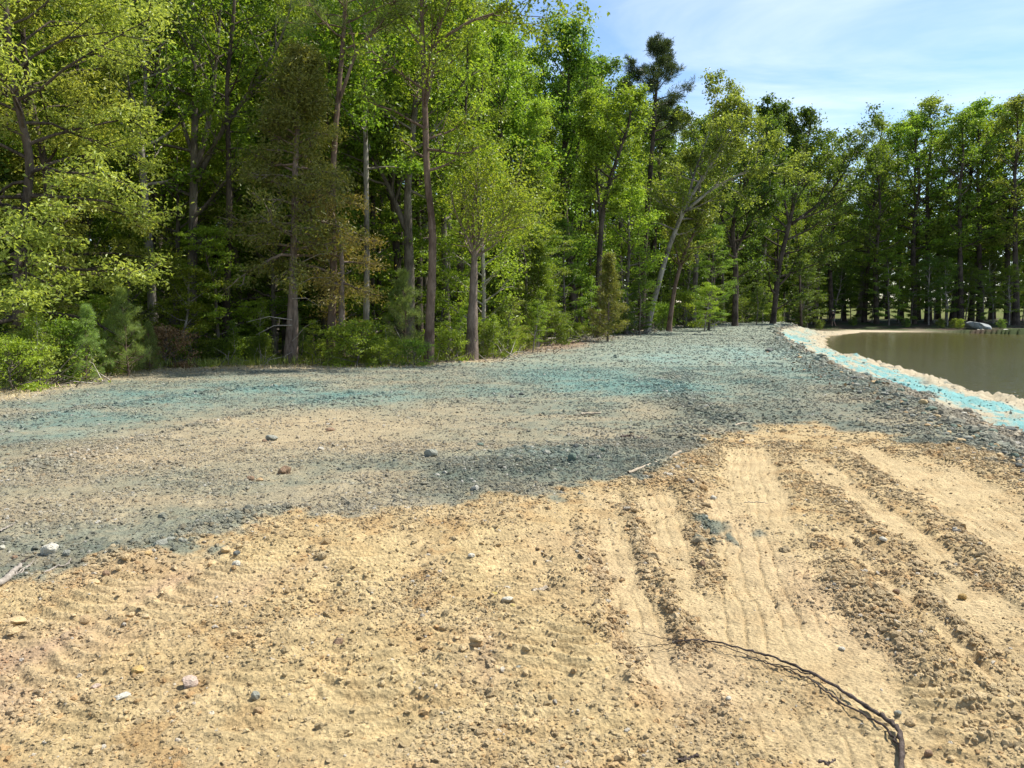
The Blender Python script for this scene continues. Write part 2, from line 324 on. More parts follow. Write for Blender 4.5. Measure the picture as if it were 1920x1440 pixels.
    shore = mixc(shore, C3(.55, .46, .32), (1 - smooth(1.5, 4.5, w + 1.5 * vn(x * .3, y * .3, 132))) * (1 - smooth(36, 43, x)))
    c = mixc(c, shore, fs)
    lawn = smooth(98, 103, y + 3 * vn(x * .1, y * .1, 133)) * smooth(24, 34, x)
    c = mixc(c, mixc(np.tile(C3(.11, .15, .025), (len(x), 1)), C3(.16, .16, .05), n(.12, 134)), lawn)
    v = 1 + 0.16 * fbm(x * 11, y * 11, 141, 2) * (1 - smooth(6, 14, y)) + 0.10 * fbm(x * 3, y * 3, 143, 2)
    return np.clip(c * v[:, None] * 0.74, 0.005, 0.9)

# ------------------------------------------------------------------ materials
def new_mat(name):
    m = bpy.data.materials.new(name); m.use_nodes = True; t = m.node_tree; b = t.nodes['Principled BSDF']; return m, t, b
def mat_ground():
    m, t, b = new_mat('ground_soil')
    a = N(t, 'ShaderNodeAttribute', attribute_name='Col'); g = N(t, 'ShaderNodeTexCoord')
    n1 = N(t, 'ShaderNodeTexNoise'); n1.inputs['Scale'].default_value = 90; n1.inputs['Detail'].default_value = 6; n1.inputs['Roughness'].default_value = 0.7
    n2 = N(t, 'ShaderNodeTexVoronoi'); n2.inputs['Scale'].default_value = 45; n2.inputs['Randomness'].default_value = 1
    n3 = N(t, 'ShaderNodeTexNoise'); n3.inputs['Scale'].default_value = 7; n3.inputs['Detail'].default_value = 5
    for n in (n1, n2, n3): t.links.new(g.outputs['Object'], n.inputs['Vector'])
    r1 = N(t, 'ShaderNodeMapRange'); r1.inputs['From Min'].default_value = .3; r1.inputs['From Max'].default_value = .7; r1.inputs['To Min'].default_value = .66; r1.inputs['To Max'].default_value = 1.28
    t.links.new(n1.outputs['Fac'], r1.inputs['Value'])
    r3 = N(t, 'ShaderNodeMapRange'); r3.inputs['From Min'].default_value = .3; r3.inputs['From Max'].default_value = .7; r3.inputs['To Min'].default_value = .88; r3.inputs['To Max'].default_value = 1.1
    t.links.new(n3.outputs['Fac'], r3.inputs['Value'])
    mm = N(t, 'ShaderNodeMath', operation='MULTIPLY'); t.links.new(r1.outputs[0], mm.inputs[0]); t.links.new(r3.outputs[0], mm.inputs[1])
    vm = N(t, 'ShaderNodeVectorMath', operation='SCALE'); t.links.new(a.outputs['Color'], vm.inputs[0]); t.links.new(mm.outputs[0], vm.inputs['Scale'])
    t.links.new(vm.outputs[0], b.inputs['Base Color']); b.inputs['Roughness'].default_value = .95; b.inputs['Specular IOR Level'].default_value = .15
    bp = N(t, 'ShaderNodeBump'); bp.inputs['Strength'].default_value = 0.9; bp.inputs['Distance'].default_value = 0.012
    ad = N(t, 'ShaderNodeMath', operation='ADD'); t.links.new(n1.outputs['Fac'], ad.inputs[0]); t.links.new(n2.outputs['Distance'], ad.inputs[1])
    t.links.new(ad.outputs[0], bp.inputs['Height']); t.links.new(bp.outputs[0], b.inputs['Normal'])
    return m
def mat_stone(name='stone', attr='scol', inst=True, col=None):
    m, t, b = new_mat(name); g = N(t, 'ShaderNodeTexCoord')
    n = N(t, 'ShaderNodeTexNoise'); n.inputs['Scale'].default_value = 3.0; n.inputs['Detail'].default_value = 6; n.inputs['Roughness'].default_value = .65
    t.links.new(g.outputs['Object'], n.inputs['Vector'])
    r = N(t, 'ShaderNodeMapRange'); r.inputs['From Min'].default_value = .3; r.inputs['From Max'].default_value = .7; r.inputs['To Min'].default_value = .72; r.inputs['To Max'].default_value = 1.25
    t.links.new(n.outputs['Fac'], r.inputs['Value'])
    vm = N(t, 'ShaderNodeVectorMath', operation='SCALE'); t.links.new(r.outputs[0], vm.inputs['Scale'])
    if col is None:
        a = N(t, 'ShaderNodeAttribute', attribute_name=attr); a.attribute_type = 'INSTANCER' if inst else 'OBJECT'
        t.links.new(a.outputs['Vector' if inst else 'Color'], vm.inputs[0])
    else: vm.inputs[0].default_value = col
    t.links.new(vm.outputs[0], b.inputs['Base Color']); b.inputs['Roughness'].default_value = .9; b.inputs['Specular IOR Level'].default_value = .2
    bp = N(t, 'ShaderNodeBump'); bp.inputs['Strength'].default_value = 0.5; bp.inputs['Distance'].default_value = 0.1
    t.links.new(n.outputs['Fac'], bp.inputs['Height']); t.links.new(bp.outputs[0], b.inputs['Normal'])
    return m
def mat_leaf(name, c1, c2, tr=0.42, rough=.45):
    """c1 darker, c2 lighter colour of the leaves themselves"""
    m, t, b = new_mat(name); a = N(t, 'ShaderNodeAttribute', attribute_name='v'); oi = N(t, 'ShaderNodeObjectInfo')
    mx = N(t, 'ShaderNodeMixRGB'); mx.inputs[1].default_value = (*c1, 1); mx.inputs[2].default_value = (*c2, 1)
    t.links.new(a.outputs['Fac'], mx.inputs[0])
    hs = N(t, 'ShaderNodeHueSaturation')
    r = N(t, 'ShaderNodeMapRange'); r.inputs['To Min'].default_value = .485; r.inputs['To Max'].default_value = .512; t.links.new(oi.outputs['Random'], r.inputs['Value'])
    r2 = N(t, 'ShaderNodeMapRange'); r2.inputs['To Min'].default_value = .85; r2.inputs['To Max'].default_value = 1.15; t.links.new(oi.outputs['Random'], r2.inputs['Value'])
    t.links.new(r.outputs[0], hs.inputs['Hue']); t.links.new(r2.outputs[0], hs.inputs['Value']); t.links.new(mx.outputs[0], hs.inputs['Color'])
    t.links.new(hs.outputs[0], b.inputs['Base Color']); b.inputs['Roughness'].default_value = rough; b.inputs['Specular IOR Level'].default_value = .35
    tl = N(t, 'ShaderNodeBsdfTranslucent'); vm = N(t, 'ShaderNodeVectorMath', operation='MULTIPLY'); vm.inputs[1].default_value = (1.25, 1.2, .6)
    t.links.new(hs.outputs[0], vm.inputs[0]); t.links.new(vm.outputs[0], tl.inputs[0])
    ms = N(t, 'ShaderNodeMixShader'); ms.inputs[0].default_value = tr; t.links.new(b.outputs[0], ms.inputs[1]); t.links.new(tl.outputs[0], ms.inputs[2])
    t.links.new(ms.outputs[0], t.nodes['Material Output'].inputs['Surface'])
    return m
def mat_bark(name, c1, c2, sc=6.0):
    m, t, b = new_mat(name); g = N(t, 'ShaderNodeTexCoord'); mpn = N(t, 'ShaderNodeMapping'); mpn.inputs['Scale'].default_value = (1, 1, .22)
    t.links.new(g.outputs['Object'], mpn.inputs[0])
    n = N(t, 'ShaderNodeTexNoise'); n.inputs['Scale'].default_value = sc * 3; n.inputs['Detail'].default_value = 6; n.inputs['Roughness'].default_value = .7
    n2 = N(t, 'ShaderNodeTexNoise'); n2.inputs['Scale'].default_value = 1.6; n2.inputs['Detail'].default_value = 3
    t.links.new(mpn.outputs[0], n.inputs['Vector']); t.links.new(g.outputs['Object'], n2.inputs['Vector'])
    ad = N(t, 'ShaderNodeMath', operation='ADD'); t.links.new(n.outputs['Fac'], ad.inputs[0]); t.links.new(n2.outputs['Fac'], ad.inputs[1])
    r = N(t, 'ShaderNodeMapRange'); r.inputs['From Min'].default_value = .8; r.inputs['From Max'].default_value = 1.2; t.links.new(ad.outputs[0], r.inputs['Value'])
    mx = N(t, 'ShaderNodeMixRGB'); mx.inputs[1].default_value = (*c1, 1); mx.inputs[2].default_value = (*c2, 1); t.links.new(r.outputs[0], mx.inputs[0])
    t.links.new(mx.outputs[0], b.inputs['Base Color']); b.inputs['Roughness'].default_value = .95; b.inputs['Specular IOR Level'].default_value = .1
    bp = N(t, 'ShaderNodeBump'); bp.inputs['Strength'].default_value = .8; bp.inputs['Distance'].default_value = .03
    t.links.new(n.outputs['Fac'], bp.inputs['Height']); t.links.new(bp.outputs[0], b.inputs['Normal'])
    return m
def mat_plain(name, c, rough=.8):
    m, t, b = new_mat(name); n = N(t, 'ShaderNodeTexNoise'); n.inputs['Scale'].default_value = 8
    mx = N(t, 'ShaderNodeMixRGB', blend_type='MULTIPLY'); mx.inputs[0].default_value = .35; mx.inputs[1].default_value = (*c, 1); t.links.new(n.outputs['Color'], mx.inputs[2])
    t.links.new(mx.outputs[0], b.inputs['Base Color']); b.inputs['Roughness'].default_value = rough; return m
def mat_water():
    m, t, b = new_mat('pond_water'); g = N(t, 'ShaderNodeTexCoord'); mpn = N(t, 'ShaderNodeMapping'); mpn.inputs['Scale'].default_value = (1, 1.7, 1)
    t.links.new(g.outputs['Object'], mpn.inputs[0])
    n = N(t, 'ShaderNodeTexNoise'); n.inputs['Scale'].default_value = 2.4; n.inputs['Detail'].default_value = 4; n.inputs['Roughness'].default_value = .55
    n2 = N(t, 'ShaderNodeTexNoise'); n2.inputs['Scale'].default_value = .12; n2.inputs['Detail'].default_value = 2
    t.links.new(mpn.outputs[0], n.inputs['Vector']); t.links.new(g.outputs['Object'], n2.inputs['Vector'])
    mx = N(t, 'ShaderNodeMixRGB'); mx.inputs[1].default_value = (.055, .052, .014, 1); mx.inputs[2].default_value = (.072, .064, .020, 1); t.links.new(n2.outputs['Fac'], mx.inputs[0])
    t.links.new(mx.outputs[0], b.inputs['Base Color']); b.inputs['Roughness'].default_value = .14; b.inputs['IOR'].default_value = 1.33
    bp = N(t, 'ShaderNodeBump'); bp.inputs['Strength'].default_value = .9; bp.inputs['Distance'].default_value = .10
    t.links.new(n.outputs['Fac'], bp.inputs['Height']); t.links.new(bp.outputs[0], b.inputs['Normal'])
    return m
M = dict(
    ground=mat_ground(), gravel=mat_stone(), water=mat_water(),
    spring=mat_leaf('leaf_spring', (0.125, 0.205, 0.018), (0.32, 0.44, 0.06), 0.5),
    mid=mat_leaf('leaf_mid', (0.095, 0.16, 0.018), (0.24, 0.35, 0.05), 0.5),
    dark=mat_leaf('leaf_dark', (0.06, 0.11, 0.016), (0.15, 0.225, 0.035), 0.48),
    lime=mat_leaf('leaf_lime', (0.17, 0.25, 0.02), (0.37, 0.47, 0.07), 0.5),
    yellow=mat_leaf('leaf_yellow', (.20, .25, .04), (.46, .50, .13), 0.5),
    olive=mat_leaf('leaf_olive', (0.14, 0.19, 0.03), (0.31, 0.37, 0.08), 0.5),
    cedar=mat_leaf('needle_cedar', (0.12, 0.145, 0.03), (0.28, 0.29, 0.07), 0.45),
    cedarrust=mat_leaf('needle_rust', (0.2, 0.17, 0.04), (0.4, 0.32, 0.09), 0.4),
    pine=mat_leaf('needle_pine', (.035, .06, .02), (.10, .13, .045), .25),
    ypine=mat_leaf('needle_young', (0.132, 0.204, 0.054), (0.324, 0.42, 0.132), 0.45),
    brownleaf=mat_leaf('leaf_brown', (.14, .08, .04), (.30, .18, .09), .2),
    litter=mat_leaf('litter', (.10, .065, .04), (.34, .25, .15), .05, .9),
    grass=mat_leaf('grass_blade', (.15, .20, .03), (.38, .42, .11), .45),
    straw=mat_leaf('straw', (.36, .28, .14), (.62, .52, .30), .15, .8),
    bark=mat_bark('bark_grey', (.075, .062, .05), (.22, .19, .155)),
    barklight=mat_bark('bark_pale', (.10, .085, .07), (.42, .38, .32), 3.5),
    barkdark=mat_bark('bark_dark', (.035, .028, .023), (.12, .095, .075)),
    barkcedar=mat_bark('bark_cedar', (.10, .075, .06), (.27, .21, .17), 8),
    barkpine=mat_bark('bark_pine', (.085, .055, .04), (.22, .16, .12)),
    barkdead=mat_bark('bark_dead', (.20, .17, .14), (.50, .45, .38)),
    stick=mat_bark('stick_dark', (.035, .026, .022), (.17, .135, .115), 12),
    stickpale=mat_bark('stick_pale', (.30, .24, .17), (.58, .50, .38), 12))

# ------------------------------------------------------------------ build terrain
def wfun(y): return np.where(y > 2, y + 1.2, 3.2 + (2 - y) * 0.6)
ys = [-30, -20, -13, -8, -5, -3, -1.5, -0.5, .2, .7, 1.1, 1.4, 1.6, 1.75, 1.86, 1.94, 2.0]
y = 2.0
while y < 76: y += min(y * y / (1.6 * 773) * 1.25, 0.30); ys.append(y)
while y < 150: y += 0.9; ys.append(y)
while y < 900: y *= 1.08; ys.append(y)
ys = np.array(ys)
uc = np.linspace(-.68, .68, 861); g1 = .68 + np.cumsum(np.geomspace(.003, .05, 26)); g2 = g1[-1] + np.cumsum(np.geomspace(.08, 1.6, 10))
us = np.concatenate([-g2[::-1], -g1[::-1], uc, g1, g2])
YY, UU = np.meshgrid(ys, us, indexing='ij'); XX = UU * wfun(YY)
dyr = np.gradient(ys); DY = np.repeat(np.maximum(dyr, 0.004)[:, None], len(us), 1).ravel()
DX = (np.gradient(us)[None, :] * wfun(YY)).ravel()
X, Yv = XX.ravel(), YY.ravel()
dP, dW = masks(X, Yv)
hd, mk = detail(X, Yv, np.maximum(DY, DX), dP, dW)
Z = Hm(X, Yv, dP, dW) + hd
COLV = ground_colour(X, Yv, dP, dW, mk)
nr, nc = YY.shape; idx = np.arange(nr * nc).reshape(nr, nc)
Q = np.stack([idx[:-1, :-1], idx[:-1, 1:], idx[1:, 1:], idx[1:, :-1]], -1).reshape(-1, 4)
gm = mk_mesh('ground', np.stack([X, Yv, Z], 1), Q, M['ground'], True)
ca = gm.attributes.new('Col', 'FLOAT_COLOR', 'POINT'); ca.data.foreach_set('color', np.concatenate([COLV, np.ones((len(COLV), 1))], 1).astype(np.float32).ravel())
tag(link('ground', gm), kind='structure')
# pond
bm = bmesh.new()
wm = bpy.data.meshes.new('pond_water')
gx, gy = np.meshgrid(np.linspace(9, 95, 30), np.linspace(-30, 82, 40), indexing='ij'); ii = np.arange(1200).reshape(30, 40)
wm = mk_mesh('pond_water', np.stack([gx.ravel(), gy.ravel(), np.full(1200, WATER)], 1), np.stack([ii[:-1, :-1], ii[1:, :-1], ii[1:, 1:], ii[:-1, 1:]], -1).reshape(-1, 4), M['water'], True)
tag(link('pond_water', wm), kind='structure')

# ------------------------------------------------------------------ gravel (uncountable): instanced stones
def gravel_points():
    r = np.random.default_rng(3); out = []
    # (y0, y1, density per m2, size min, size scale)
    for y0, y1, dens, smin, ssc in ((1.9, 4.5, 7600, .0028, .0043), (4.5, 9, 2600, .0042, .0057), (9, 20, 560, .0062, .0072), (20, 42, 85, .013, .011), (42, 72, 18, .022, .016)):
        A = 0.5 * (.78 + .78) * (y1 * y1 - y0 * y0) + 2 * (y1 - y0); n = int(A * dens)
        yy = np.sqrt(r.uniform(y0 * y0, y1 * y1, n)); xx = r.uniform(-1, 1, n) * (.78 * yy + 1)
        out.append(np.stack([xx, yy, smin + r.exponential(ssc, n) * 0.55, np.full(n, y0)], 1))
    A = np.concatenate(out); x, y, s = A[:, 0], A[:, 1], A[:, 2]
    dP, dW = masks(x, y); h, m = detail(x, y, np.clip(y * y / 990, .004, .3), dP, dW); z = Hm(x, y, dP, dW) + h
    clump = np.clip(0.5 + 0.9 * vn(x * 1.3, y * 1.3, 201) + 0.5 * vn(x * 4.5, y * 4.5, 202), 0, 1)
    p = np.maximum(dP, 0); w = np.maximum(dW, 0); q = p / (p + w + 1e-6)
    prob = (0.16 + 0.72 * clump) * (1 - 0.93 * m['tr']) * (1 - .7 * m['lug']) + 0.27 * m['rd'] + 0.4 * m['wr']
    bl = blobs(x, y); prob = prob * (1 - 0.35 * bl[WASH]) + .25 * bl[DARK]
    bank = (dP > 0) & (dW < 14) & (x > 3)
    prob = np.where(bank, np.where(q < .16, .95, np.where(q > .8, .12, .06)), prob)
    prob = np.where((dP > 0) & ~bank, prob * (1 - smooth(0, 2.0, dP)) * .6, prob)
    keep = (r.random(len(x)) < prob) & (dW > 0.15) & (dP < 14)
    s = s * (1 + .35 * m['rd'] + .45 * m['wr'] + np.where(bank & (q < .16), 1.3, 0) - .35 * m['tr'])
    s = np.minimum(s, 0.012 + 0.0035 * y + .05 * bank)
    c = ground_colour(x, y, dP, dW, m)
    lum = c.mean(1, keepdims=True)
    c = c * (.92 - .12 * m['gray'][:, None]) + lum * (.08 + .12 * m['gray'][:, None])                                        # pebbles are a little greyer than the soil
    c = c * (0.85 + 0.55 * r.random((len(x), 1)) ** 1.3)
    warm = r.random(len(x)) < 0.08; c[warm] *= np.array([1.05, .92, .80])
    pale = r.random(len(x)) < 0.025; c[pale] = c[pale] * .35 + np.array([.5, .47, .4]) * .65
    c = np.clip(c, .02, .75)
    k = keep
    return x[k], y[k], z[k], s[k], c[k], r
gx_, gy_, gz_, gs_, gc_, r3 = gravel_points(); n = len(gx_)
scl = np.stack([gs_ * r3.uniform(.75, 1.5, n), gs_ * r3.uniform(.75, 1.3, n), gs_ * r3.uniform(.45, .95, n)], 1)
rot = np.stack([r3.uniform(-.5, .5, n), r3.uniform(-.5, .5, n), r3.uniform(0, 6.283, n)], 1)
pm = mk_mesh('gravel', np.stack([gx_, gy_, gz_ + scl[:, 2] * .15], 1), np.zeros((0, 3)))
for nm, ty, key, dat in (('scl', 'FLOAT_VECTOR', 'vector', scl), ('rot', 'FLOAT_VECTOR', 'vector', rot), ('scol', 'FLOAT_VECTOR', 'vector', gc_), ('idx', 'INT', 'value', r3.integers(0, 6, n))):
    a = pm.attributes.new(nm, ty, 'POINT'); a.data.foreach_set(key, np.asarray(dat, dtype=np.int32 if ty == 'INT' else np.float32).ravel())
gravel = tag(link('gravel', pm), 'loose stones and clods strewn over the dyed gravel and tan dirt', 'gravel', kind='stuff')
ng = bpy.data.node_groups.new('scatter_gravel', 'GeometryNodeTree')
ng.interface.new_socket('Geometry', in_out='INPUT', socket_type='NodeSocketGeometry'); ng.interface.new_socket('Geometry', in_out='OUTPUT', socket_type='NodeSocketGeometry')
gi = N(ng, 'NodeGroupInput'); go = N(ng, 'NodeGroupOutput'); iop = N(ng, 'GeometryNodeInstanceOnPoints'); iop.inputs['Pick Instance'].default_value = True
jn = N(ng, 'GeometryNodeJoinGeometry')
for k in range(6):
    ic = N(ng, 'GeometryNodeMeshIcoSphere'); ic.inputs['Subdivisions'].default_value = 2; ic.inputs['Radius'].default_value = 1.0
    spn = N(ng, 'GeometryNodeSetPosition'); noi = N(ng, 'ShaderNodeTexNoise'); noi.noise_dimensions = '4D'; noi.inputs['W'].default_value = k * 3.7; noi.inputs['Scale'].default_value = 0.95; noi.inputs['Detail'].default_value = 1
    sb = N(ng, 'ShaderNodeVectorMath', operation='SUBTRACT'); sb.inputs[1].default_value = (.5, .5, .5); sc = N(ng, 'ShaderNodeVectorMath', operation='SCALE'); sc.inputs['Scale'].default_value = 2.4
    ng.links.new(noi.outputs['Color'], sb.inputs[0]); ng.links.new(sb.outputs[0], sc.inputs[0]); ng.links.new(ic.outputs['Mesh'], spn.inputs['Geometry']); ng.links.new(sc.outputs[0], spn.inputs['Offset'])
    sm = N(ng, 'GeometryNodeSetMaterial'); sm.inputs['Material'].default_value = M['gravel']; sh = N(ng, 'GeometryNodeSetShadeSmooth'); sh.inputs['Shade Smooth'].default_value = False
    ng.links.new(spn.outputs[0], sm.inputs[0]); ng.links.new(sm.outputs[0], sh.inputs[0])
    gt = N(ng, 'GeometryNodeGeometryToInstance'); ng.links.new(sh.outputs[0], gt.inputs[0]); ng.links.new(gt.outputs[0], jn.inputs[0])
ng.links.new(gi.outputs[0], iop.inputs['Points']); ng.links.new(jn.outputs[0], iop.inputs['Instance'])
for nm, ty, sk in (('scl', 'FLOAT_VECTOR', 'Scale'), ('rot', 'FLOAT_VECTOR', 'Rotation'), ('idx', 'INT', 'Instance Index')):
    na = N(ng, 'GeometryNodeInputNamedAttribute', data_type=ty); na.inputs['Name'].default_value = nm; ng.links.new(na.outputs['Attribute'], iop.inputs[sk])
ng.links.new(iop.outputs[0], go.inputs[0])
gmod = gravel.modifiers.new('scatter', 'NODES'); gmod.node_group = ng
print('gravel instances', n, flush=True)

# ------------------------------------------------------------------ trees
def nrm(v): return v / (np.linalg.norm(v, axis=-1, keepdims=True) + 1e-9)
class Tubes:
    def __init__(s): s.V = []; s.F = []; s.n = 0
    def add(s, pts, r, sides):
        pts = np.asarray(pts, float); k = len(pts); r = np.asarray(r, float)
        tg = nrm(np.gradient(pts, axis=0)); ref = np.array([0, 1.0, 0]) if abs(tg[0][2]) > .8 else np.array([0, 0, 1.0])
        a = nrm(np.cross(tg, ref)); b = np.cross(tg, a); th = np.arange(sides) * 2 * math.pi / sides
        ring = pts[:, None, :] + r[:, None, None] * (a[:, None, :] * np.cos(th)[None, :, None] + b[:, None, :] * np.sin(th)[None, :, None])
        s.V.append(ring.reshape(-1, 3)); i = np.arange(k - 1)[:, None] * sides; j = np.arange(sides)[None, :]; jn_ = (j + 1) % sides
        s.F.append((np.stack([i + j, i + jn_, i + sides + jn_, i + sides + j], -1) + s.n).reshape(-1, 4)); s.n += k * sides
    def mesh(s, name, mat): return mk_mesh(name, np.concatenate(s.V), np.concatenate(s.F), mat, True)
def leaf_mesh(name, C, axis, nor, L, Wd, v, mat, fold=.18, taper=.55):
    n = len(C); side = nrm(np.cross(axis, nor)); L = np.broadcast_to(L, n)[:, None]; Wd = np.broadcast_to(Wd, n)[:, None]
    b = C - axis * L * .5; t = C + axis * L * .5; m = C + axis * L * (taper - .5) + nor * L * fold
    V = np.stack([b, m - side * Wd * .5, t, m + side * Wd * .5], 1).reshape(-1, 3); Fc = np.arange(n * 4).reshape(-1, 4)
    me = mk_mesh(name, V, Fc, mat); a = me.attributes.new('v', 'FLOAT', 'POINT'); a.data.foreach_set('value', np.repeat(np.clip(v, 0, 1), 4).astype(np.float32)); return me
def interp(poly, f):
    poly = np.asarray(poly); k = f * (len(poly) - 1); i = min(int(k), len(poly) - 2); return poly[i] * (1 - (k - i)) + poly[i + 1] * (k - i)
def rotd(d, ang, az):
    """turn direction d by ang away from itself, around az"""
    ref = np.array([0, 0, 1.0]) if abs(d[2]) < .9 else np.array([1.0, 0, 0]); a = nrm(np.cross(d, ref)); b = np.cross(d, a)
    return nrm(d * math.cos(ang) + (a * math.cos(az) + b * math.sin(az)) * math.sin(ang))
def grow(seed, trunk, r0, rt=.03, c0=.3, R=lambda f: 3.0, nl=34, up=(.15, .95), sub=5, tw=3, leaves=20000, ls=.11, sig=(0.258, 0.160), kind='broad', bark='bark', leaf='spring',
         droop=0.0, bend=.12, extra_limbs=(), sides=9, name=('trunk', 'crown'), flat=.8, scale_var=.35, lw=.62):
    g = np.random.default_rng(seed); T = Tubes(); trunk = np.asarray(trunk, float); k = len(trunk)
    ff = np.linspace(0, 1, k * 4); tp = np.array([interp(trunk, f) for f in ff])
    # smooth the trunk
    for _ in range(2): tp[1:-1] = (tp[:-2] + tp[1:-1] * 2 + tp[2:]) / 4
    rad = r0 * (1 - ff) ** .8 + rt; rad *= 1 + .28 * np.exp(-ff * len(ff) * .35) + .05 * g.standard_normal(len(ff)); T.add(tp, rad, sides)
    C = []; Wt = []; D = []
    Ht = tp[-1][2] - tp[0][2]
    jobs = []
    for i in range(nl):
        f = c0 + (1 - c0) * (i + g.random()) / nl; f = min(f, .985)
        e = up[0] + (up[1] - up[0]) * (f - c0) / (1 - c0 + 1e-6) + g.normal(0, .12); az = i * 2.39996 + g.normal(0, .5)
        jobs.append((interp(tp, f), float(np.interp(f, ff, rad)) * .5, np.array([math.cos(az) * math.cos(e), math.sin(az) * math.cos(e), math.sin(e)]), R((f - c0) / (1 - c0 + 1e-6)) * g.uniform(.7, 1.12)))
    for pts, rr in extra_limbs:
        pts = np.asarray(pts, float); pf = np.linspace(0, 1, 14); lp = np.array([interp(pts, f) for f in pf]); lp[1:-1] = (lp[:-2] + lp[1:-1] * 2 + lp[2:]) / 4
        lr = rr * (1 - pf * .85); T.add(lp, lr, 7)
        for f in np.linspace(.3, 1, 9):
            d = nrm(lp[-1] - lp[0]); az = g.random() * 6.28; jobs.append((interp(lp, f), rr * (1 - f * .8) * .6, rotd(d, g.uniform(.4, 1.0), az), R(.5) * g.uniform(.45, .8)))
    for p0, rr, d, L in jobs:
        m = 6; pts = [p0]; dd = d.copy()
        for s in range(m - 1):
            dd = nrm(dd + g.normal(0, bend, 3) + np.array([0, 0, (.07 if droop <= 0 else -droop)])); pts.append(pts[-1] + dd * L / (m - 1))
        pts = np.array(pts); r1 = min(max(rr, .012), .028 * L + .01); T.add(pts, r1 * np.linspace(1, .25, m), 5)
        for j in range(sub):
            f = .28 + .72 * (j + g.random()) / sub; f = min(f, 1); b0 = interp(pts, f); bd = nrm(pts[-1] - pts[0]); bd = rotd(bd, g.uniform(.35, 1.0), g.random() * 6.28)
            bd[2] = bd[2] * flat + (.1 if droop <= 0 else -droop); bd = nrm(bd); l2 = L * g.uniform(.25, .42) * (1.15 - .5 * f)
            q = np.array([b0, b0 + bd * l2 * .5 + g.normal(0, .04 * l2, 3), b0 + bd * l2 + g.normal(0, .08 * l2, 3)]); T.add(q, np.array([.4, .25, .1]) * r1 + .003, 3)
            for u in np.linspace(.35, 1, tw):
                C.append(interp(q, u) + g.normal(0, .05, 3)); D.append(bd); Wt.append(1.0)
        C.append(pts[-1]); D.append(dd); Wt.append(1.3)
    C = np.array(C); D = np.array(D); Wt = np.array(Wt) * g.uniform(.25, 1.6, len(C)); n = leaves
    ci = g.choice(len(C), n, p=Wt / Wt.sum()); cc = C[ci]
    csz = g.uniform(.7, 1.3, len(C))[ci][:, None]
    if kind == 'broad':
        off = g.standard_normal((n, 3)) * np.array([sig[0], sig[0], sig[1]]) * csz; off *= (0.4 + .6 * g.random((n, 1)))
        pos = cc + off; nor = nrm(g.standard_normal((n, 3)) * .62 + np.array([0, 0, .75]) + nrm(off) * .35)
        ax = g.standard_normal((n, 3)) + np.array([0, 0, -.5 - droop * 3]); ax = nrm(ax - nor * (ax * nor).sum(1, keepdims=True)); Ls = ls * g.uniform(.55, 1.35, n)
        v = np.clip(g.normal(.42, .22, n) + .55 * (g.random(len(C))[ci] - .5), 0, 1); me = leaf_mesh(name[1], pos, ax, nor, Ls, Ls * lw, v, M[leaf])
    elif kind == 'needle':                                      # tufts of long needles
        dr = nrm(g.standard_normal((n, 3)) + D[ci] * .9 + np.array([0, 0, .35])); Ls = ls * g.uniform(.7, 1.2, n); pos = cc + dr * (Ls * .55)[:, None] + g.standard_normal((n, 3)) * sig[0] * .5 * csz
        nor = nrm(np.cross(dr, g.standard_normal((n, 3)))); v = np.clip(g.normal(.45, .25, n), 0, 1); me = leaf_mesh(name[1], pos, dr, nor, Ls, Ls * lw, v, M[leaf], 0.0, .5)
    else:                                                       # feathery cedar sprays
        off = g.standard_normal((n, 3)) * np.array([sig[0], sig[0], sig[1]]) * csz; pos = cc + off; ax = nrm(D[ci] * .8 + g.standard_normal((n, 3)) * .7 + np.array([0, 0, -.15])); nor = nrm(np.cross(ax, g.standard_normal((n, 3))))
        Ls = ls * g.uniform(.6, 1.4, n); v = np.clip(g.normal(.45, .22, n) + .3 * (g.random(len(C))[ci] - .5), 0, 1); me = leaf_mesh(name[1], pos, ax, nor, Ls, Ls * lw, v, M[leaf], .05, .5)
    return T.mesh(name[0], M[bark]), me, Ht
def straight(H_, lean=.3, wob=.18, k=7, seed=0):
    g = np.random.default_rng(seed + 900); z = np.linspace(0, H_, k); a = g.random() * 6.28; f = z / H_
    return np.stack([lean * f * math.cos(a) + g.normal(0, wob, k) * f * (1 - .3 * f), lean * f * math.sin(a) + g.normal(0, wob, k) * f * (1 - .3 * f), z], 1)
dome = lambda Rm, e=.6: (lambda f: Rm * max(.22, (math.sin(math.pi * min(max(f * .82 + .16, 0), 1)) ** e)))
cone = lambda Rm: (lambda f: Rm * (1.02 - f) ** .85 + .12)
LIB = {}
def lib(key, *a, **k): LIB[key] = grow(*a, **k)
lib('poplar1', 1, straight(20, .6, .16, seed=1), .20, c0=.30, R=dome(2.9), nl=40, up=(.35, 1.15), leaves=15540, ls=.155, sig=(0.274, 0.208), leaf='spring')
lib('poplar2', 2, straight(20, .8, .2, seed=2), .22, c0=.42, R=dome(3.1), nl=36, up=(.25, 1.1), leaves=14060, ls=.15, sig=(0.274, 0.192), leaf='spring', bark='barkdark')
lib('oaktall', 3, straight(18, .9, .3, seed=3), .26, c0=.30, R=dome(3.9), nl=34, up=(.1, 1.0), leaves=17020, ls=.15, sig=(0.319, 0.176), leaf='mid', bark='bark', bend=.2)
lib('oaktall2', 4, straight(18, .7, .3, seed=4), .24, c0=.45, R=dome(4.1), nl=28, up=(.2, 1.1), leaves=14060, ls=.16, sig=(0.319, 0.176), leaf='mid', bark='barkdark', bend=.22)
lib('maple1', 5, straight(13, .5, .2, seed=5), .14, c0=.10, R=dome(3.2), nl=36, up=(.0, .9), leaves=17760, ls=.125, sig=(0.304, 0.088), leaf='spring', flat=.4)
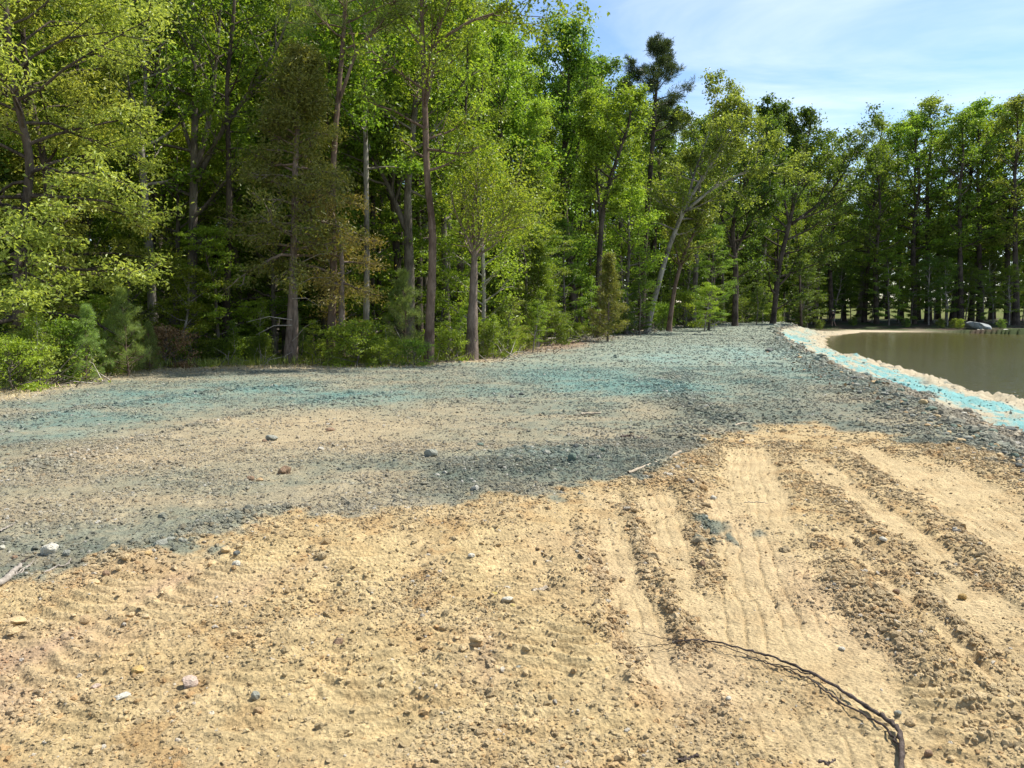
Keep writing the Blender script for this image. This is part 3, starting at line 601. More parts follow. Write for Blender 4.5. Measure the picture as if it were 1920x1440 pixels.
lib('maple2', 6, straight(12, .6, .25, seed=6), .13, c0=.14, R=dome(3.0), nl=32, up=(.0, .8), leaves=14800, ls=.12, sig=(0.304, 0.080), leaf='mid', flat=.35)
lib('understory1', 7, straight(6.5, .5, .15, seed=7), .06, c0=.12, R=dome(2.2), nl=24, up=(-.05, .7), sub=4, leaves=9000, ls=.115, sig=(0.228, 0.048), leaf='mid', flat=.25)
lib('understory2', 8, straight(5.5, .8, .2, seed=8), .05, c0=.2, R=dome(1.9), nl=20, up=(.0, .8), sub=4, leaves=6500, ls=.11, sig=(.26, .06), leaf='spring', flat=.25, bark='barklight')
lib('sapling1', 9, straight(4.2, .3, .08, seed=9), .022, rt=.006, c0=.15, R=dome(.75), nl=22, up=(.3, .9), sub=3, tw=2, leaves=2200, ls=.10, sig=(.15, .08), leaf='spring', bark='barklight')
lib('sapling2', 10, straight(3.4, .5, .1, seed=10), .018, rt=.006, c0=.1, R=dome(.9), nl=16, up=(.2, .8), sub=3, tw=2, leaves=1700, ls=.105, sig=(.16, .06), leaf='lime', bark='bark')
lib('shrub1', 11, straight(1.3, .3, .1, seed=11), .018, rt=.006, c0=.03, R=dome(.85, .4), nl=26, up=(.1, 1.0), sub=4, tw=2, leaves=5200, ls=.062, sig=(.14, .09), leaf='spring')
lib('shrub2', 12, straight(1.0, .3, .1, seed=12), .016, rt=.006, c0=.03, R=dome(.9, .4), nl=22, up=(.1, .9), sub=3, tw=2, leaves=3400, ls=.068, sig=(.16, .06), leaf='lime')
lib('youngpine', 13, straight(3.6, .2, .05, seed=13), .035, rt=.01, c0=.05, R=cone(1.05), nl=44, up=(.25, .9), sub=4, tw=3, leaves=16000, ls=.17, lw=.045, sig=(.06, .06), kind='needle', leaf='ypine', bark='barkpine', flat=.9)
lib('youngcedar', 14, straight(4.5, .1, .04, seed=14), .05, rt=.01, c0=.04, R=cone(1.15), nl=54, up=(.15, .9), sub=5, tw=3, leaves=15000, ls=.10, lw=.3, sig=(.10, .08), kind='cedar', leaf='cedar', bark='barkcedar')
lib('fartree', 15, straight(16, .6, .3, seed=15), .22, c0=.22, R=dome(3.9), nl=26, up=(.1, 1.0), sub=4, leaves=5920, ls=.30, sig=(0.380, 0.240), leaf='mid', bark='barkdark', sides=6)
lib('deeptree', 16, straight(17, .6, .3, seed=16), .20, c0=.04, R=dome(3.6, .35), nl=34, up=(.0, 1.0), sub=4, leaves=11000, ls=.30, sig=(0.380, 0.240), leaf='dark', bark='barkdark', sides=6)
lib('shore1', 17, straight(19, 1.0, .3, seed=17), .22, c0=.34, R=dome(3.6), nl=36, up=(.2, 1.1), leaves=8510, ls=.19, sig=(0.319, 0.160), leaf='olive', bark='barkdark', sides=7)
lib('shore2', 18, straight(19, .7, .3, seed=18), .20, c0=.26, R=dome(3.3), nl=36, up=(.1, 1.1), leaves=8510, ls=.19, sig=(0.304, 0.128), leaf='mid', bark='barkdark', sides=7)
lib('pole1', 19, straight(19, .8, .14, seed=19), .10, c0=.55, R=dome(1.9), nl=26, up=(.3, 1.1), leaves=5920, ls=.14, sig=(0.258, 0.176), leaf='spring', bark='bark', sides=7)
lib('pole2', 20, straight(17, 1.4, .3, seed=20), .13, c0=.50, R=dome(2.4), nl=22, up=(.2, 1.0), leaves=5920, ls=.14, sig=(0.274, 0.160), leaf='mid', bark='barkdark', sides=7)
REC = []; LIBLEAF = dict(poplar1='spring', poplar2='spring', maple1='spring', youngcedar='cedar', youngpine='ypine', deeptree='dark', shrub2='lime')
def override(o, mat):
    if mat: o.material_slots[0].link = 'OBJECT'; o.material_slots[0].material = M[mat]
KINDNAME = dict(pole1='slender_tree', pole2='slender_tree', poplar1='broadleaf_tree', poplar2='broadleaf_tree', oaktall='oak_tree', oaktall2='oak_tree', maple1='maple_tree', maple2='maple_tree', understory1='understory_tree', understory2='understory_tree',
                sapling1='sapling', sapling2='sapling', shrub1='shrub', shrub2='shrub', youngpine='young_pine_tree', youngcedar='cedar_tree', fartree='broadleaf_tree', deeptree='broadleaf_tree', shore1='broadleaf_tree', shore2='broadleaf_tree')
def put(key, x, y, h, label, cat='tree', group=None, leaf=None, bark=None, rz=None, z=None, squash=1.0):
    tm, cm_, Ht = LIB[key]; s = h / Ht
    o = empty(KINDNAME[key], (x, y, (zH(x, y) if z is None else z) - .05), random.uniform(0, 6.28) if rz is None else rz, s)
    o.scale = (s * squash, s * squash, s)
    REC.append((o, key, x, y, h, leaf or LIBLEAF.get(key, 'mid')))
    t = link('stem' if key[:5] in ('shrub', 'sapli') else 'trunk', tm, o); c = link('foliage' if key[:5] in ('shrub', 'sapli') else 'crown', cm_, o); override(c, leaf); override(t, bark)
    return tag(o, label, cat, group)
def unique(name, label, base_xy, trunk, r0, cat='tree', **k):
    """a tree whose trunk follows its own path; points are world coordinates"""
    bx, by = base_xy; bz = zH(bx, by) - .1; o0 = np.array([bx, by, bz]); tr = np.asarray(trunk, float) - o0
    k['extra_limbs'] = [(np.asarray(l) - o0, r) for l, r in k.get('extra_limbs', ())]
    tm, cm_, _ = grow(k.pop('seed', 77), tr, r0, **k); o = empty(name, (bx, by, bz)); link('trunk', tm, o); link('crown', cm_, o); return tag(o, label, cat)
def tp(l, Y, jit=.0): return [P(px, py, Y + jit * i) for i, (px, py) in enumerate(l)]
def topz(py, Y): return P(960, py, Y)[2]
def base(px, Y):
    x = P(px, 570, Y)[0]; return (x, Y)
def from_ground(l, Y):
    """trunk path seen in the photo, extended straight down to the ground"""
    pts = tp(l, Y); g = zH(pts[0][0], Y) - .1
    if pts[0][2] > g + .3: pts = [np.array([pts[0][0] + (pts[0][0] - pts[1][0]) * .2, Y, g])] + pts
    return pts
def U(name, label, l, Y, r0, limbs=(), **k):
    pts = from_ground(l, Y); k['extra_limbs'] = [(tp(a, Y, j), r) for a, j, r in limbs]
    return unique(name, label, (pts[0][0], Y), pts, r0, **k)

U('broadleaf_tree', 'tall tree with mottled pale grey trunk at the left, nearest the yellow green oaks', [(292, 640), (285, 560), (276, 430), (268, 330), (262, 240), (236, 150), (222, 40), (215, -160), (225, -420)], 22.5, .12, seed=31,
  bark='barklight', c0=.42, R=dome(3.0), nl=22, leaves=8500, ls=.12, limbs=(([(268, 330), (262, 250), (275, 180), (268, 60), (290, -120)], .2, .10),))
U('oak_tree', 'stout straight grey trunk with a long limb rising right, left part of the woods', [(363, 660), (360, 560), (361, 450), (363, 350), (366, 200), (362, 60), (360, -120), (370, -420)], 23.5, .145, seed=32,
  bark='bark', c0=.34, R=dome(3.6), nl=22, leaves=11000, ls=.12, limbs=(([(370, 340), (400, 270), (455, 190), (510, 110), (545, 30), (560, -120)], -.1, .09), ([(364, 300), (330, 190), (300, 130), (272, 90)], .1, .07), ([(366, 330), (398, 200), (410, 60), (425, -150)], .2, .10)))
U('oak_tree', 'crooked dark forked tree standing behind the stout grey trunk on the left', [(470, 480), (450, 380), (437, 320), (452, 260), (470, 190), (490, 100), (500, -80)], 29, .15, seed=33,
  bark='barkdark', c0=.35, R=dome(3.2), nl=18, leaves=9000, ls=.13, leaf='mid', limbs=(([(437, 320), (470, 280), (510, 235), (545, 190)], .2, .10),))
ced = U('cedar_tree', 'tall brownish cedar with a double trunk at the edge of the gravel', [(541, 692), (545, 620), (549, 540), (551, 440), (553, 320), (560, 200), (566, 100)], 20.6, .10, seed=34,
  bark='barkcedar', c0=.40, R=cone(1.85), nl=70, up=(-.05, .7), sub=7, leaves=34000, ls=.10, lw=.30, sig=(.17, .10), kind='cedar', leaf='cedar', droop=.04)
t2 = Tubes(); o0 = np.array(ced.location); q = np.array([P(*a, 20.55) for a in [(553, 694), (553, 650), (554, 600), (553, 555), (551, 520)]]) - o0; t2.add(q, [.10, .085, .078, .07, .05], 8); link('second_stem', t2.mesh('second_stem', M['barkcedar']), ced)
t2 = Tubes(); g = np.random.default_rng(5)
for a, b in (((520, 600), (462, 604)), ((520, 560), (600, 575)), ((556, 640), (600, 600)), ((546, 610), (480, 628)), ((545, 540), (620, 520)), ((548, 500), (650, 470)), ((552, 660), (525, 690))):
    p0 = P(548, a[1], 20.5) - o0; p1 = P(*b, 20.2) - o0; mid = (p0 + p1) / 2 + np.array([0, 0, .12]); t2.add([p0, mid, p1], [.016, .010, .004], 4)
link('dead_branches', t2.mesh('dead_branches', M['barkdead']), ced)
U('cedar_tree', 'smaller rusty cedar whose crown hangs right of the double cedar trunk', [(640, 560), (642, 520), (640, 470), (630, 420), (618, 380)], 20.9, .05, seed=35, bark='barkcedar', c0=.12, R=lambda f: 1.0, nl=20, up=(-.2, .4), sub=6, leaves=7000, ls=.095, lw=.28, sig=(.18, .09), kind='cedar', leaf='cedarrust', droop=.03)
U('pine_tree', 'slim reddish brown pine trunk just right of the double cedar', [(617, 690), (622, 600), (626, 500), (621, 400), (626, 280), (634, 180), (643, 80), (650, -40), (655, -160)], 21.2, .085, seed=36,
  bark='barkpine', c0=.72, R=dome(2.2), nl=22, up=(.0, .7), sub=5, tw=3, leaves=20000, ls=.20, lw=.05, sig=(.10, .08), kind='needle', leaf='ypine', limbs=(([(632, 200), (670, 90), (720, 40), (735, 10)], -.1, .05),))
U('broadleaf_tree', 'slim straight pale grey trunk standing between the slim pine and the forked trees', [(686, 640), (687, 560), (688, 440), (686, 300), (684, 180), (682, 60), (684, -150)], 23.6, .085, seed=37,
  bark='barklight', c0=.55, R=dome(2.4), nl=20, leaves=9000, ls=.12)
U('broadleaf_tree', 'tall dark rough trunk in the middle of the woods, forking above its ivy', [(769, 640), (768, 520), (765, 420), (764, 340), (774, 250), (780, 180), (784, 60), (790, -160)], 24.6, .15, seed=38,
  bark='bark', c0=.45, R=dome(3.0), nl=22, leaves=9000, ls=.12, limbs=(([(762, 430), (745, 390), (725, 340), (700, 300), (660, 240)], .1, .11), ([(766, 345), (756, 280), (738, 200), (735, 120)], .3, .09)))
U('broadleaf_tree', 'slender dark trunk just left of the tall rough forked trunk', [(748, 640), (746, 500), (740, 400), (728, 300), (722, 180), (730, 40)], 25.8, .12, seed=39, bark='barkdark', c0=.5, R=dome(2.4), nl=16, leaves=7000, ls=.125, leaf='mid')
U('broadleaf_tree', 'tall wavy brown trunk at the gravel edge near the middle of the photo', [(804, 686), (806, 600), (811, 500), (811, 420), (800, 330), (797, 200), (793, 100), (790, -20), (800, -200)], 20.9, .10, seed=40,
  bark='barkpine', c0=.50, R=dome(2.3), nl=24, leaves=9000, ls=.11, limbs=(([(797, 200), (812, 130), (820, 60), (840, -60)], -.1, .06), ([(800, 90), (880, 40), (940, 20), (985, 30)], .2, .05)))
tb = U('broken_tree', 'bare brown trunk snapped off high up, with pale branches, on the gravel edge', [(884, 680), (886, 600), (888, 540), (890, 470)], 22.2, .105, seed=41, rt=.075, bark='barkcedar', c0=.93, R=lambda f: 2.0, nl=9, up=(.4, 1.2), sub=5, tw=4,
  leaves=6500, ls=.085, sig=(0.319, 0.240), leaf='lime', limbs=(([(890, 475), (898, 420), (893, 370), (898, 300)], -.2, .03), ([(890, 470), (912, 440), (920, 415)], -.3, .03), ([(890, 470), (905, 450), (935, 430), (960, 380)], -.3, .02)))
U('broadleaf_tree', 'slender leafy tree with airy light green crown just behind the snapped trunk', [(905, 640), (908, 560), (905, 470), (900, 380), (905, 300)], 24.5, .05, seed=42, bark='barkdead', c0=.15, R=dome(1.7), nl=30, up=(.2, .9), leaves=9500, ls=.09, sig=(0.228, 0.128), leaf='lime')
U('broadleaf_tree', 'tall narrow leafy tree reaching the sky just left of the first gap in the canopy', [(940, 560), (945, 430), (940, 330), (938, 240), (935, 160), (932, 90)], 34, .16, seed=43, bark='barkdark', c0=.12, R=dome(2.3), nl=36, up=(.5, 1.2), leaves=15000, ls=.14, sig=(0.274, 0.208), leaf='spring',
  limbs=(([(945, 430), (905, 250), (890, 180)], .3, .10), ([(945, 400), (975, 320), (985, 230)], .1, .07)))
U('broadleaf_tree', 'tall columnar tree with flat bushy top against the blue sky near the middle', [(1075, 560), (1060, 420), (1055, 320), (1062, 220), (1068, 130), (1066, 80)], 40, .18, seed=44, bark='barkdark', c0=.12, R=dome(2.1, .3), nl=40, up=(.5, 1.2), leaves=17000, ls=.155, sig=(0.274, 0.224), leaf='mid',
  limbs=(([(1060, 420), (1035, 300), (1022, 180), (1016, 90)], .2, .08), ([(1058, 380), (1090, 250), (1105, 120)], -.2, .09)))
U('broadleaf_tree', 'dark trunk splitting in a narrow Y in front of bright green leaves', [(1120, 600), (1123, 500), (1128, 410), (1140, 350), (1160, 290), (1180, 230), (1184, 195)], 37, .14, seed=45, bark='barkdark', c0=.45, R=dome(1.9), nl=22, leaves=12000, ls=.14, leaf='spring',
  limbs=(([(1127, 420), (1120, 350), (1117, 290), (1110, 230)], .2, .09),))
U('understory_tree', 'low bright lime tree glowing behind the dark Y shaped trunk', [(1175, 540), (1180, 470), (1178, 410), (1180, 365)], 41, .09, seed=46, c0=.1, R=dome(2.4), nl=26, leaves=9000, ls=.14, sig=(0.304, 0.160), leaf='lime')
U('pine_tree', 'tall lone pine with dark tufted crown rising above the treeline', [(1204, 575), (1208, 470), (1215, 380), (1222, 290), (1227, 220), (1231, 160), (1238, 108)], 47, .17, seed=47, rt=.04, bark='barkdark', c0=.62, R=lambda f: 2.9 * (1.0 - .6 * f) * (.6 if f < .2 else 1), nl=30, up=(.1, .9), sub=6, tw=3,
  leaves=24000, ls=.27, lw=.10, sig=(.16, .12), kind='needle', leaf='pine', bend=.16)
U('leaning_tree', 'grey tree leaning right with long diagonal limbs, at the end of the gravel', [(1216, 606), (1232, 540), (1252, 470), (1275, 410), (1295, 370), (1325, 320), (1360, 270), (1400, 200)], 44, .15, seed=48, bark='barklight', c0=.42, R=dome(3.2), nl=26, up=(.1, .8), leaves=19000, ls=.15, leaf='olive',
  limbs=(([(1290, 375), (1300, 330), (1330, 250), (1345, 190)], .3, .09), ([(1280, 400), (1340, 350), (1400, 320), (1460, 310)], -.3, .10)))
U('leaning_tree', 'thinner leaning trunk close to the right of the big leaning grey tree', [(1256, 600), (1266, 530), (1285, 470), (1305, 430), (1320, 380)], 45, .13, seed=49, bark='barkpine', c0=.45, R=dome(1.8), nl=18, leaves=6000, ls=.13, leaf='olive', limbs=(([(1275, 500), (1260, 440), (1268, 400)], .1, .06),))
U('oak_tree', 'dark forked oak behind the leaning trees, its crown rounding the skyline', [(1378, 600), (1380, 500), (1372, 430), (1382, 380), (1410, 320), (1440, 250), (1450, 215)], 56, .20, seed=50, bark='barkdark', c0=.25, R=dome(3.6), nl=30, leaves=14000, ls=.2, leaf='dark', limbs=(([(1376, 470), (1350, 400), (1340, 330), (1330, 260)], .3, .12), ([(1380, 470), (1410, 410), (1430, 360)], -.3, .12)))
U('oak_tree', 'big deep green oak with dark domed crown left of the dip in the skyline', [(1450, 600), (1460, 500), (1480, 420), (1495, 350), (1510, 290), (1520, 230)], 63, .22, seed=51, bark='barkdark', c0=.18, R=dome(4.6), nl=34, leaves=17000, ls=.22, sig=(0.380, 0.240), leaf='dark', limbs=(([(1485, 420), (1540, 380), (1580, 330), (1610, 270)], .3, .14), ([(1480, 420), (1460, 330), (1450, 250)], .3, .12)))
# trees along the left edge, yellow green oaks in flower
for i, (px, Y, top, nl, R_, lv, lf, lb) in enumerate((
    (30, 16.5, -160, 46, 3.3, 42000, 'yellow', 'nearest yellow green flowering oak filling the far left of the photo'),
    (112, 19.0, -120, 42, 2.5, 34000, 'yellow', 'yellow green flowering oak second from the left edge, its tip out of frame'))):
    b = base(px, Y); z0 = zH(*b); hh = topz(top, Y) - z0; st = straight(hh, .4, .25, seed=60 + i) + np.array([b[0], b[1], z0 - .1])
    unique('oak_tree', lb, b, st, .085, seed=60 + i, bark='barkdark', c0=.12, R=dome(R_, .45), nl=nl, up=(-.05, .9), sub=6, leaves=lv, ls=.105, lw=.42, sig=(0.258, 0.120), leaf=lf, droop=.05, bend=.18)
print('unique trees done')
GL = 'leafy trees crowding the woods along the gravel'
# front row fillers seen individually
FRONT = [('maple2', 110, 19.3, 330, 'yellow', 'bushy low yellow green tree under the oaks at the left edge'), ('maple1', 235, 21.5, 420, 'spring', 'bright green low tree at the foot of the mottled pale trunk'),
         ('understory1', 50, 16.2, 590, 'olive', 'spreading low tree over the corner of the gravel at far left'), ('understory2', 190, 18.6, 560, 'lime', 'small bright tree among young pines at left'),
         ('maple1', 330, 27, 180, 'spring', 'spring green maple filling the space behind the two left trunks'), ('maple2', 430, 26, 330, 'spring', 'layered green maple between the stout trunk and the double cedar'),
         ('maple2', 325, 24.6, 250, 'lime', 'bright layered maple squeezed between the mottled and the stout grey trunks'), ('maple1', 455, 25.2, 230, 'lime', 'bright maple with layered sprays left of the double cedar'),  # lime leaf colour stands in for light missing inside the woods
         ('understory1', 410, 22.4, 440, 'lime', 'low layered green tree right of the stout grey trunk'), ('understory2', 330, 21.6, 500, 'lime', 'low light green tree between mottled and stout grey trunks'),  # paler lime leaves again in place of light under the canopy
         ('maple1', 500, 30, 60, 'mid', 'deep green maple behind the double trunked cedar'), ('maple2', 600, 27, 250, 'mid', 'dark green maple showing between cedar and slim pine'), ('maple1', 700, 28, 230, 'spring', 'fresh green maple behind the slim pale trunk'),
         ('poplar1', 840, 27, 20, 'spring', 'tall light green tree rising behind the wavy brown trunk'), ('maple2', 860, 25.5, 420, 'spring', 'leafy green tree between the wavy trunk and the snapped trunk'),
         ('maple1', 990, 33, 330, 'spring', 'leafy tree with pale sprays right of the snapped trunk'), ('poplar2', 1000, 38, 210, 'spring', 'light green tree below the first gap of sky'), ('youngcedar', 1010, 30, 455, 'mid', 'olive green cedar right of the snapped trunk'),
         ('poplar1', 1165, 52, 165, 'spring', 'light green tree standing left of the lone pine'), ('maple1', 1060, 36, 420, 'mid', 'dark understory maple below the columnar tree'), ('oaktall', 1300, 54, 240, 'mid', 'mid green tree directly right of the lone pine'),
         ('maple1', 1330, 48, 430, 'mid', 'dark leafy tree below the big leaning tree'), ('oaktall', 1612, 99, 238, 'olive', 'olive green tree at the dip of the skyline'), ('understory2', 1322, 46, 535, 'lime', 'small bright green tree at the woods edge under the leaning trees'),
         ('youngcedar', 1140, 33.5, 478, None, 'slender dark cedar standing alone at the gravel edge'), ('youngpine', 762, 21.8, 512, None, 'feathery young pine in front of the forked dark trunks'), ('youngpine', 560, 22.8, 590, None, 'low young pine hiding behind the double cedar trunk'),
         ('youngpine', 152, 15.9, 575, None, 'young pine at left with a thin dark stem, nearest the gravel'), ('youngpine', 235, 17.2, 545, None, 'taller soft young pine at left beside the mottled trunk'), ('youngpine', 275, 18.2, 605, None, 'yellowish small young pine right of the taller young pine'),
         ('youngpine', 30, 14.6, 640, None, 'low dark young pine at the very left edge'), ('understory1', 950, 24.2, 560, 'olive', 'low olive bushy tree beside the foot of the snapped trunk'), ('understory2', 1000, 26.5, 570, 'spring', 'small open tree where gravel meets brown dirt'),
         ('understory1', 1200, 40, 520, 'dark', 'dark low tree at the foot of the lone pine'), ('understory1', 1420, 60, 540, 'dark', 'dark low tree left of the pond end'), ('understory2', 1430, 66, 530, 'spring', 'low tree with bright layered sprays near the walking person'),
         ('sapling1', 66, 14.8, 560, 'spring', 'thin sapling with dark stem at the far left'), ('sapling1', 480, 21.4, 560, 'spring', 'thin pale sapling left of the double cedar'), ('sapling1', 1005, 26.8, 545, 'spring', 'thin sapling at the start of the brown dirt'),
         ('sapling2', 655, 20.6, 600, 'lime', 'lime green sapling between slim pine and pale trunk'), ('sapling2', 590, 20.4, 600, 'lime', 'lime green sapling between double cedar and slim pine'), ('sapling2', 700, 20.8, 628, 'lime', 'lime sapling in front of the slim pale trunk'),
         ('sapling1', 440, 21.5, 600, 'mid', 'short dark green sapling between stout trunk and double cedar'), ('sapling1', 1112, 36, 520, 'spring', 'sapling just left of the slender lone cedar'), ('sapling1', 860, 22.5, 580, 'spring', 'sapling left of the snapped trunk'), ('sapling1', 925, 22.6, 590, 'lime', 'spindly sapling right of the snapped trunk')]
for key, px, Y, top, leaf, lb in FRONT:
    b = base(px, Y); z0 = zH(*b); put(key, b[0], b[1], max(topz(top, Y) - z0, .8), lb, 'cedar' if key == 'youngcedar' else ('pine tree' if key == 'youngpine' else ('sapling' if 'sapling' in key else 'tree')), leaf=leaf)
# shrubs at the foot of the woods
SH = []
for i, (px, Y) in enumerate([(10, 14.2), (45, 15.0), (90, 15.9), (130, 17.2), (185, 18.4), (210, 17.4), (250, 19.2), (300, 20.4), (330, 21.8), (400, 21.6), (440, 22.4), (480, 21.2), (600, 22.6), (640, 21.4), (668, 20.9), (690, 21.6), (715, 21.0), (740, 22.0),
                                (775, 21.4), (800, 22.4), (835, 21.8), (860, 23.2), (912, 23.0), (940, 24.4), (965, 25.6), (985, 27.6), (1030, 30.5), (1065, 33), (1090, 36), (1150, 40.5), (1180, 43), (1240, 47), (1285, 52), (1340, 60), (1400, 66), (1450, 72)]):
    b = base(px, Y); far = Y > 40
    lf = ['lime', 'spring', 'mid', 'olive'][(i * 7) % 4] if px > 560 or px < 250 else ['spring', 'mid'][i % 2]
    if 560 < px < 760: lf = 'lime'  # brighter leaf colour stands in for sun that cedar and pine block
    if 550 < px < 780: Y -= 1.0; b = base(px, Y)
    SH.append(put('shrub1' if i % 2 else 'shrub2', b[0], b[1], (.65 + random.random() * .6) * (1.5 if far else .8), 'leafy shrub at the foot of the woods behind the edge of the gravel', 'shrub', 'shrubs along the foot of the woods', leaf=lf))
b = base(305, 19.3); put('shrub2', b[0], b[1], .8, 'small rusty brown shrub beside the young pines at left', 'shrub', leaf='brownleaf')
def brush(px, Y, h, seed, label):
    """dead twiggy brush lying at the edge"""
    b = base(px, Y); z0 = zH(*b); g = np.random.default_rng(seed); T = Tubes()
    for i in range(26):
        p0 = g.normal(0, .35, 3) * [1.6, .6, 0]; d = nrm(np.array([g.normal(0, 1), g.normal(0, .5), abs(g.normal(.45, .3))])); L = h * g.uniform(.5, 1.3)
        T.add([p0, p0 + d * L * .5 + g.normal(0, .05, 3), p0 + d * L + g.normal(0, .1, 3)], [.014, .009, .003], 4)
    o = link('dead_brush', T.mesh('dead_brush', M['barkdead' if seed % 2 else 'bark'])); o.location = (b[0], b[1], z0); tag(o, label, 'brush')
for i, (px, Y, h, rf) in enumerate(((70, 14.9, .9, 'at the far left corner of the gravel'), (110, 16.0, .7, 'below the nearest young pine at left'), (330, 20.0, .8, 'in front of the stout grey trunk'), (460, 20.6, .7, 'left of the double cedar trunk'),
                                    (590, 20.6, .8, 'between the double cedar and the slim pine'), (725, 20.9, .9, 'left of the forked dark trunk'), (845, 21.8, .8, 'between the wavy trunk and the snapped trunk'), (920, 23.2, .9, 'right of the snapped trunk'),
                                    (960, 25.0, .8, 'where the brown dirt strip begins'), (1090, 34.0, 1.2, 'left of the slender lone cedar'), (1190, 41.5, 1.3, 'below the tall lone pine'), (1310, 52, 1.4, 'right of the leaning grey tree'))):
    brush(px, Y, h, 300 + i, 'tangle of dead twiggy brush ' + rf)
# the woods behind
SKY_PX = [(-400, -300), (0, -260), (700, -200), (900, -60), (970, 20), (1000, 150), (1020, 110), (1120, 110), (1145, 190), (1180, 190), (1300, 215), (1400, 205), (1520, 225), (1620, 260), (1660, 285), (1710, 225), (1920, 205), (2300, 190)]
def skyline(px): return float(np.interp(px, [a for a, b_ in SKY_PX], [b_ for a, b_ in SKY_PX]))
def edge_y(px): return float(np.interp(px, [-300, 0, 300, 700, 880, 1000, 1150, 1300, 1450], [13, 15.5, 22, 23, 25, 30, 42, 58, 72]))
TRK = [(290, 22.5), (363, 23.5), (548, 20.6), (620, 21.2), (687, 23.6), (768, 24.6), (745, 25.8), (805, 20.9), (888, 22.2), (938, 34), (1060, 40), (1123, 37), (1210, 47), (1225, 47), (1240, 44), (1290, 44), (1265, 45), (1378, 56), (1460, 63)]
def blocks(px, Y, w=1.0): return (1515 < px < 1612 and Y < 88) or any(Y < t and abs(px - p) < w * F_PX / Y for p, t in TRK)
gp = random.Random(11); placed = []; nb = 0
KA = ['poplar1', 'poplar2', 'oaktall', 'oaktall2', 'maple1', 'maple2']
tries = 0
while nb < 96 and tries < 6000:
    tries += 1
    px = gp.uniform(-320, 1530); e = edge_y(px); Y = e + 3.5 + gp.random() ** 1.2 * 42; x = P(px, 570, Y)[0]
    if blocks(px, Y) or any((x - a) ** 2 + (Y - b_) ** 2 < (2.5 + .03 * Y) ** 2 for a, b_ in placed): continue
    depth = Y - e; key = gp.choice(KA); top = skyline(px) + gp.uniform(0, 150) * (1 if px > 950 else 1.3)
    if key.startswith('maple'): top += 150
    if depth > 20 and px < 950: top += 190
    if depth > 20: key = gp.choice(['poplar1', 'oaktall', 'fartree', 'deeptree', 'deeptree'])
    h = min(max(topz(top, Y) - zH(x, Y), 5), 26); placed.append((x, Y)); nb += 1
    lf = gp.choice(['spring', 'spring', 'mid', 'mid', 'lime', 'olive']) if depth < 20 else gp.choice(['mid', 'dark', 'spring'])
    if px > 1180 and depth < 20: lf = gp.choice(['mid', 'olive', 'mid', 'dark', 'spring'])
    near = depth < 20
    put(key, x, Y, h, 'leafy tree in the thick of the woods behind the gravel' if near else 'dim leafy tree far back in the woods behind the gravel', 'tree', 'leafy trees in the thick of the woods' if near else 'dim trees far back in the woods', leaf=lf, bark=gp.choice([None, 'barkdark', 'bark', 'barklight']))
tries = 0; npo = 0; pl3 = []
while npo < 60 and tries < 2000:
    tries += 1; px = gp.uniform(-60, 1540); e = edge_y(px); Y = e + .6 + gp.random() * 12; x = P(px, 570, Y)[0]
    if blocks(px, Y, .5) or any((x - a) ** 2 + (Y - b_) ** 2 < 4 for a, b_ in pl3): continue
    pl3.append((x, Y)); npo += 1; h = min(max(topz(skyline(px) + gp.uniform(30, 200), Y) - zH(x, Y), 8), 24)
    put(gp.choice(['pole1', 'pole2']), x, Y, h, 'slender tree', 'tree', 'slender trees in the woods', leaf=gp.choice(['spring', 'mid', 'lime', 'spring']), bark=gp.choice(['bark', 'barkdark', 'barkdark', 'bark']))
tries = 0; nu = 0; pl2 = []
while nu < 85 and tries < 4000:
    tries += 1; px = gp.uniform(-250, 1560); e = edge_y(px); Y = e + 1.5 + gp.random() ** 1.5 * 30; x = P(px, 570, Y)[0]
    if blocks(px, Y, .4) or any((x - a) ** 2 + (Y - b_) ** 2 < 3.2 for a, b_ in pl2): continue
    pl2.append((x, Y)); nu += 1; h = gp.uniform(3.5, 7.5)
    put(gp.choice(['understory1', 'understory2', 'understory1']), x, Y, h, 'low understory tree with layered sprays in the shade of the woods', 'tree', 'understory trees in the shade', leaf=gp.choice(['mid', 'dark', 'spring', 'dark', 'lime']))
# trees along the far shore, right
for i, (px, Y, top) in enumerate([(1560, 90, 260), (1583, 96, 300), (1622, 92, 300), (1645, 88, 280), (1665, 99, 330), (1690, 94, 240), (1715, 90, 215), (1722, 97, 230), (1742, 92, 200), (1760, 99, 235), (1788, 94, 220), (1803, 88, 225), (1822, 96, 240), (1840, 91, 200), (1862, 98, 215),
                                  (1890, 92, 205), (1907, 87, 195), (1930, 95, 200), (1960, 90, 190), (1530, 86, 300), (1505, 84, 280), (2000, 92, 200), (2050, 88, 210)]):
    x = P(px, 570, Y)[0]; z0 = zH(x, Y)
    lb = {1690: 'far shore tree with a thick trunk left of the pair of leaning trunks', 1803: 'far shore tree standing right behind the pale boulder'}.get(px, 'tall leafy tree in the row along the far shore of the pond')
    put('shore1' if i % 3 else 'shore2', x, Y, topz(top, Y) - z0, lb, 'tree', None if px in (1690, 1803) else 'trees along the far shore', leaf=['olive', 'spring', 'spring', 'mid'][i % 4], squash=1.12)
for i in range(30):
    px = 1480 + i * 17 + gp.uniform(-10, 10); Y = gp.uniform(86, 97); x = P(px, 570, Y)[0]
    put(gp.choice(['understory1', 'understory2']), x, Y, gp.uniform(5, 8.5), 'low leafy tree under the tall trees of the far shore', 'tree', 'low trees on the far shore', leaf=gp.choice(['mid', 'spring', 'dark']), squash=.8)
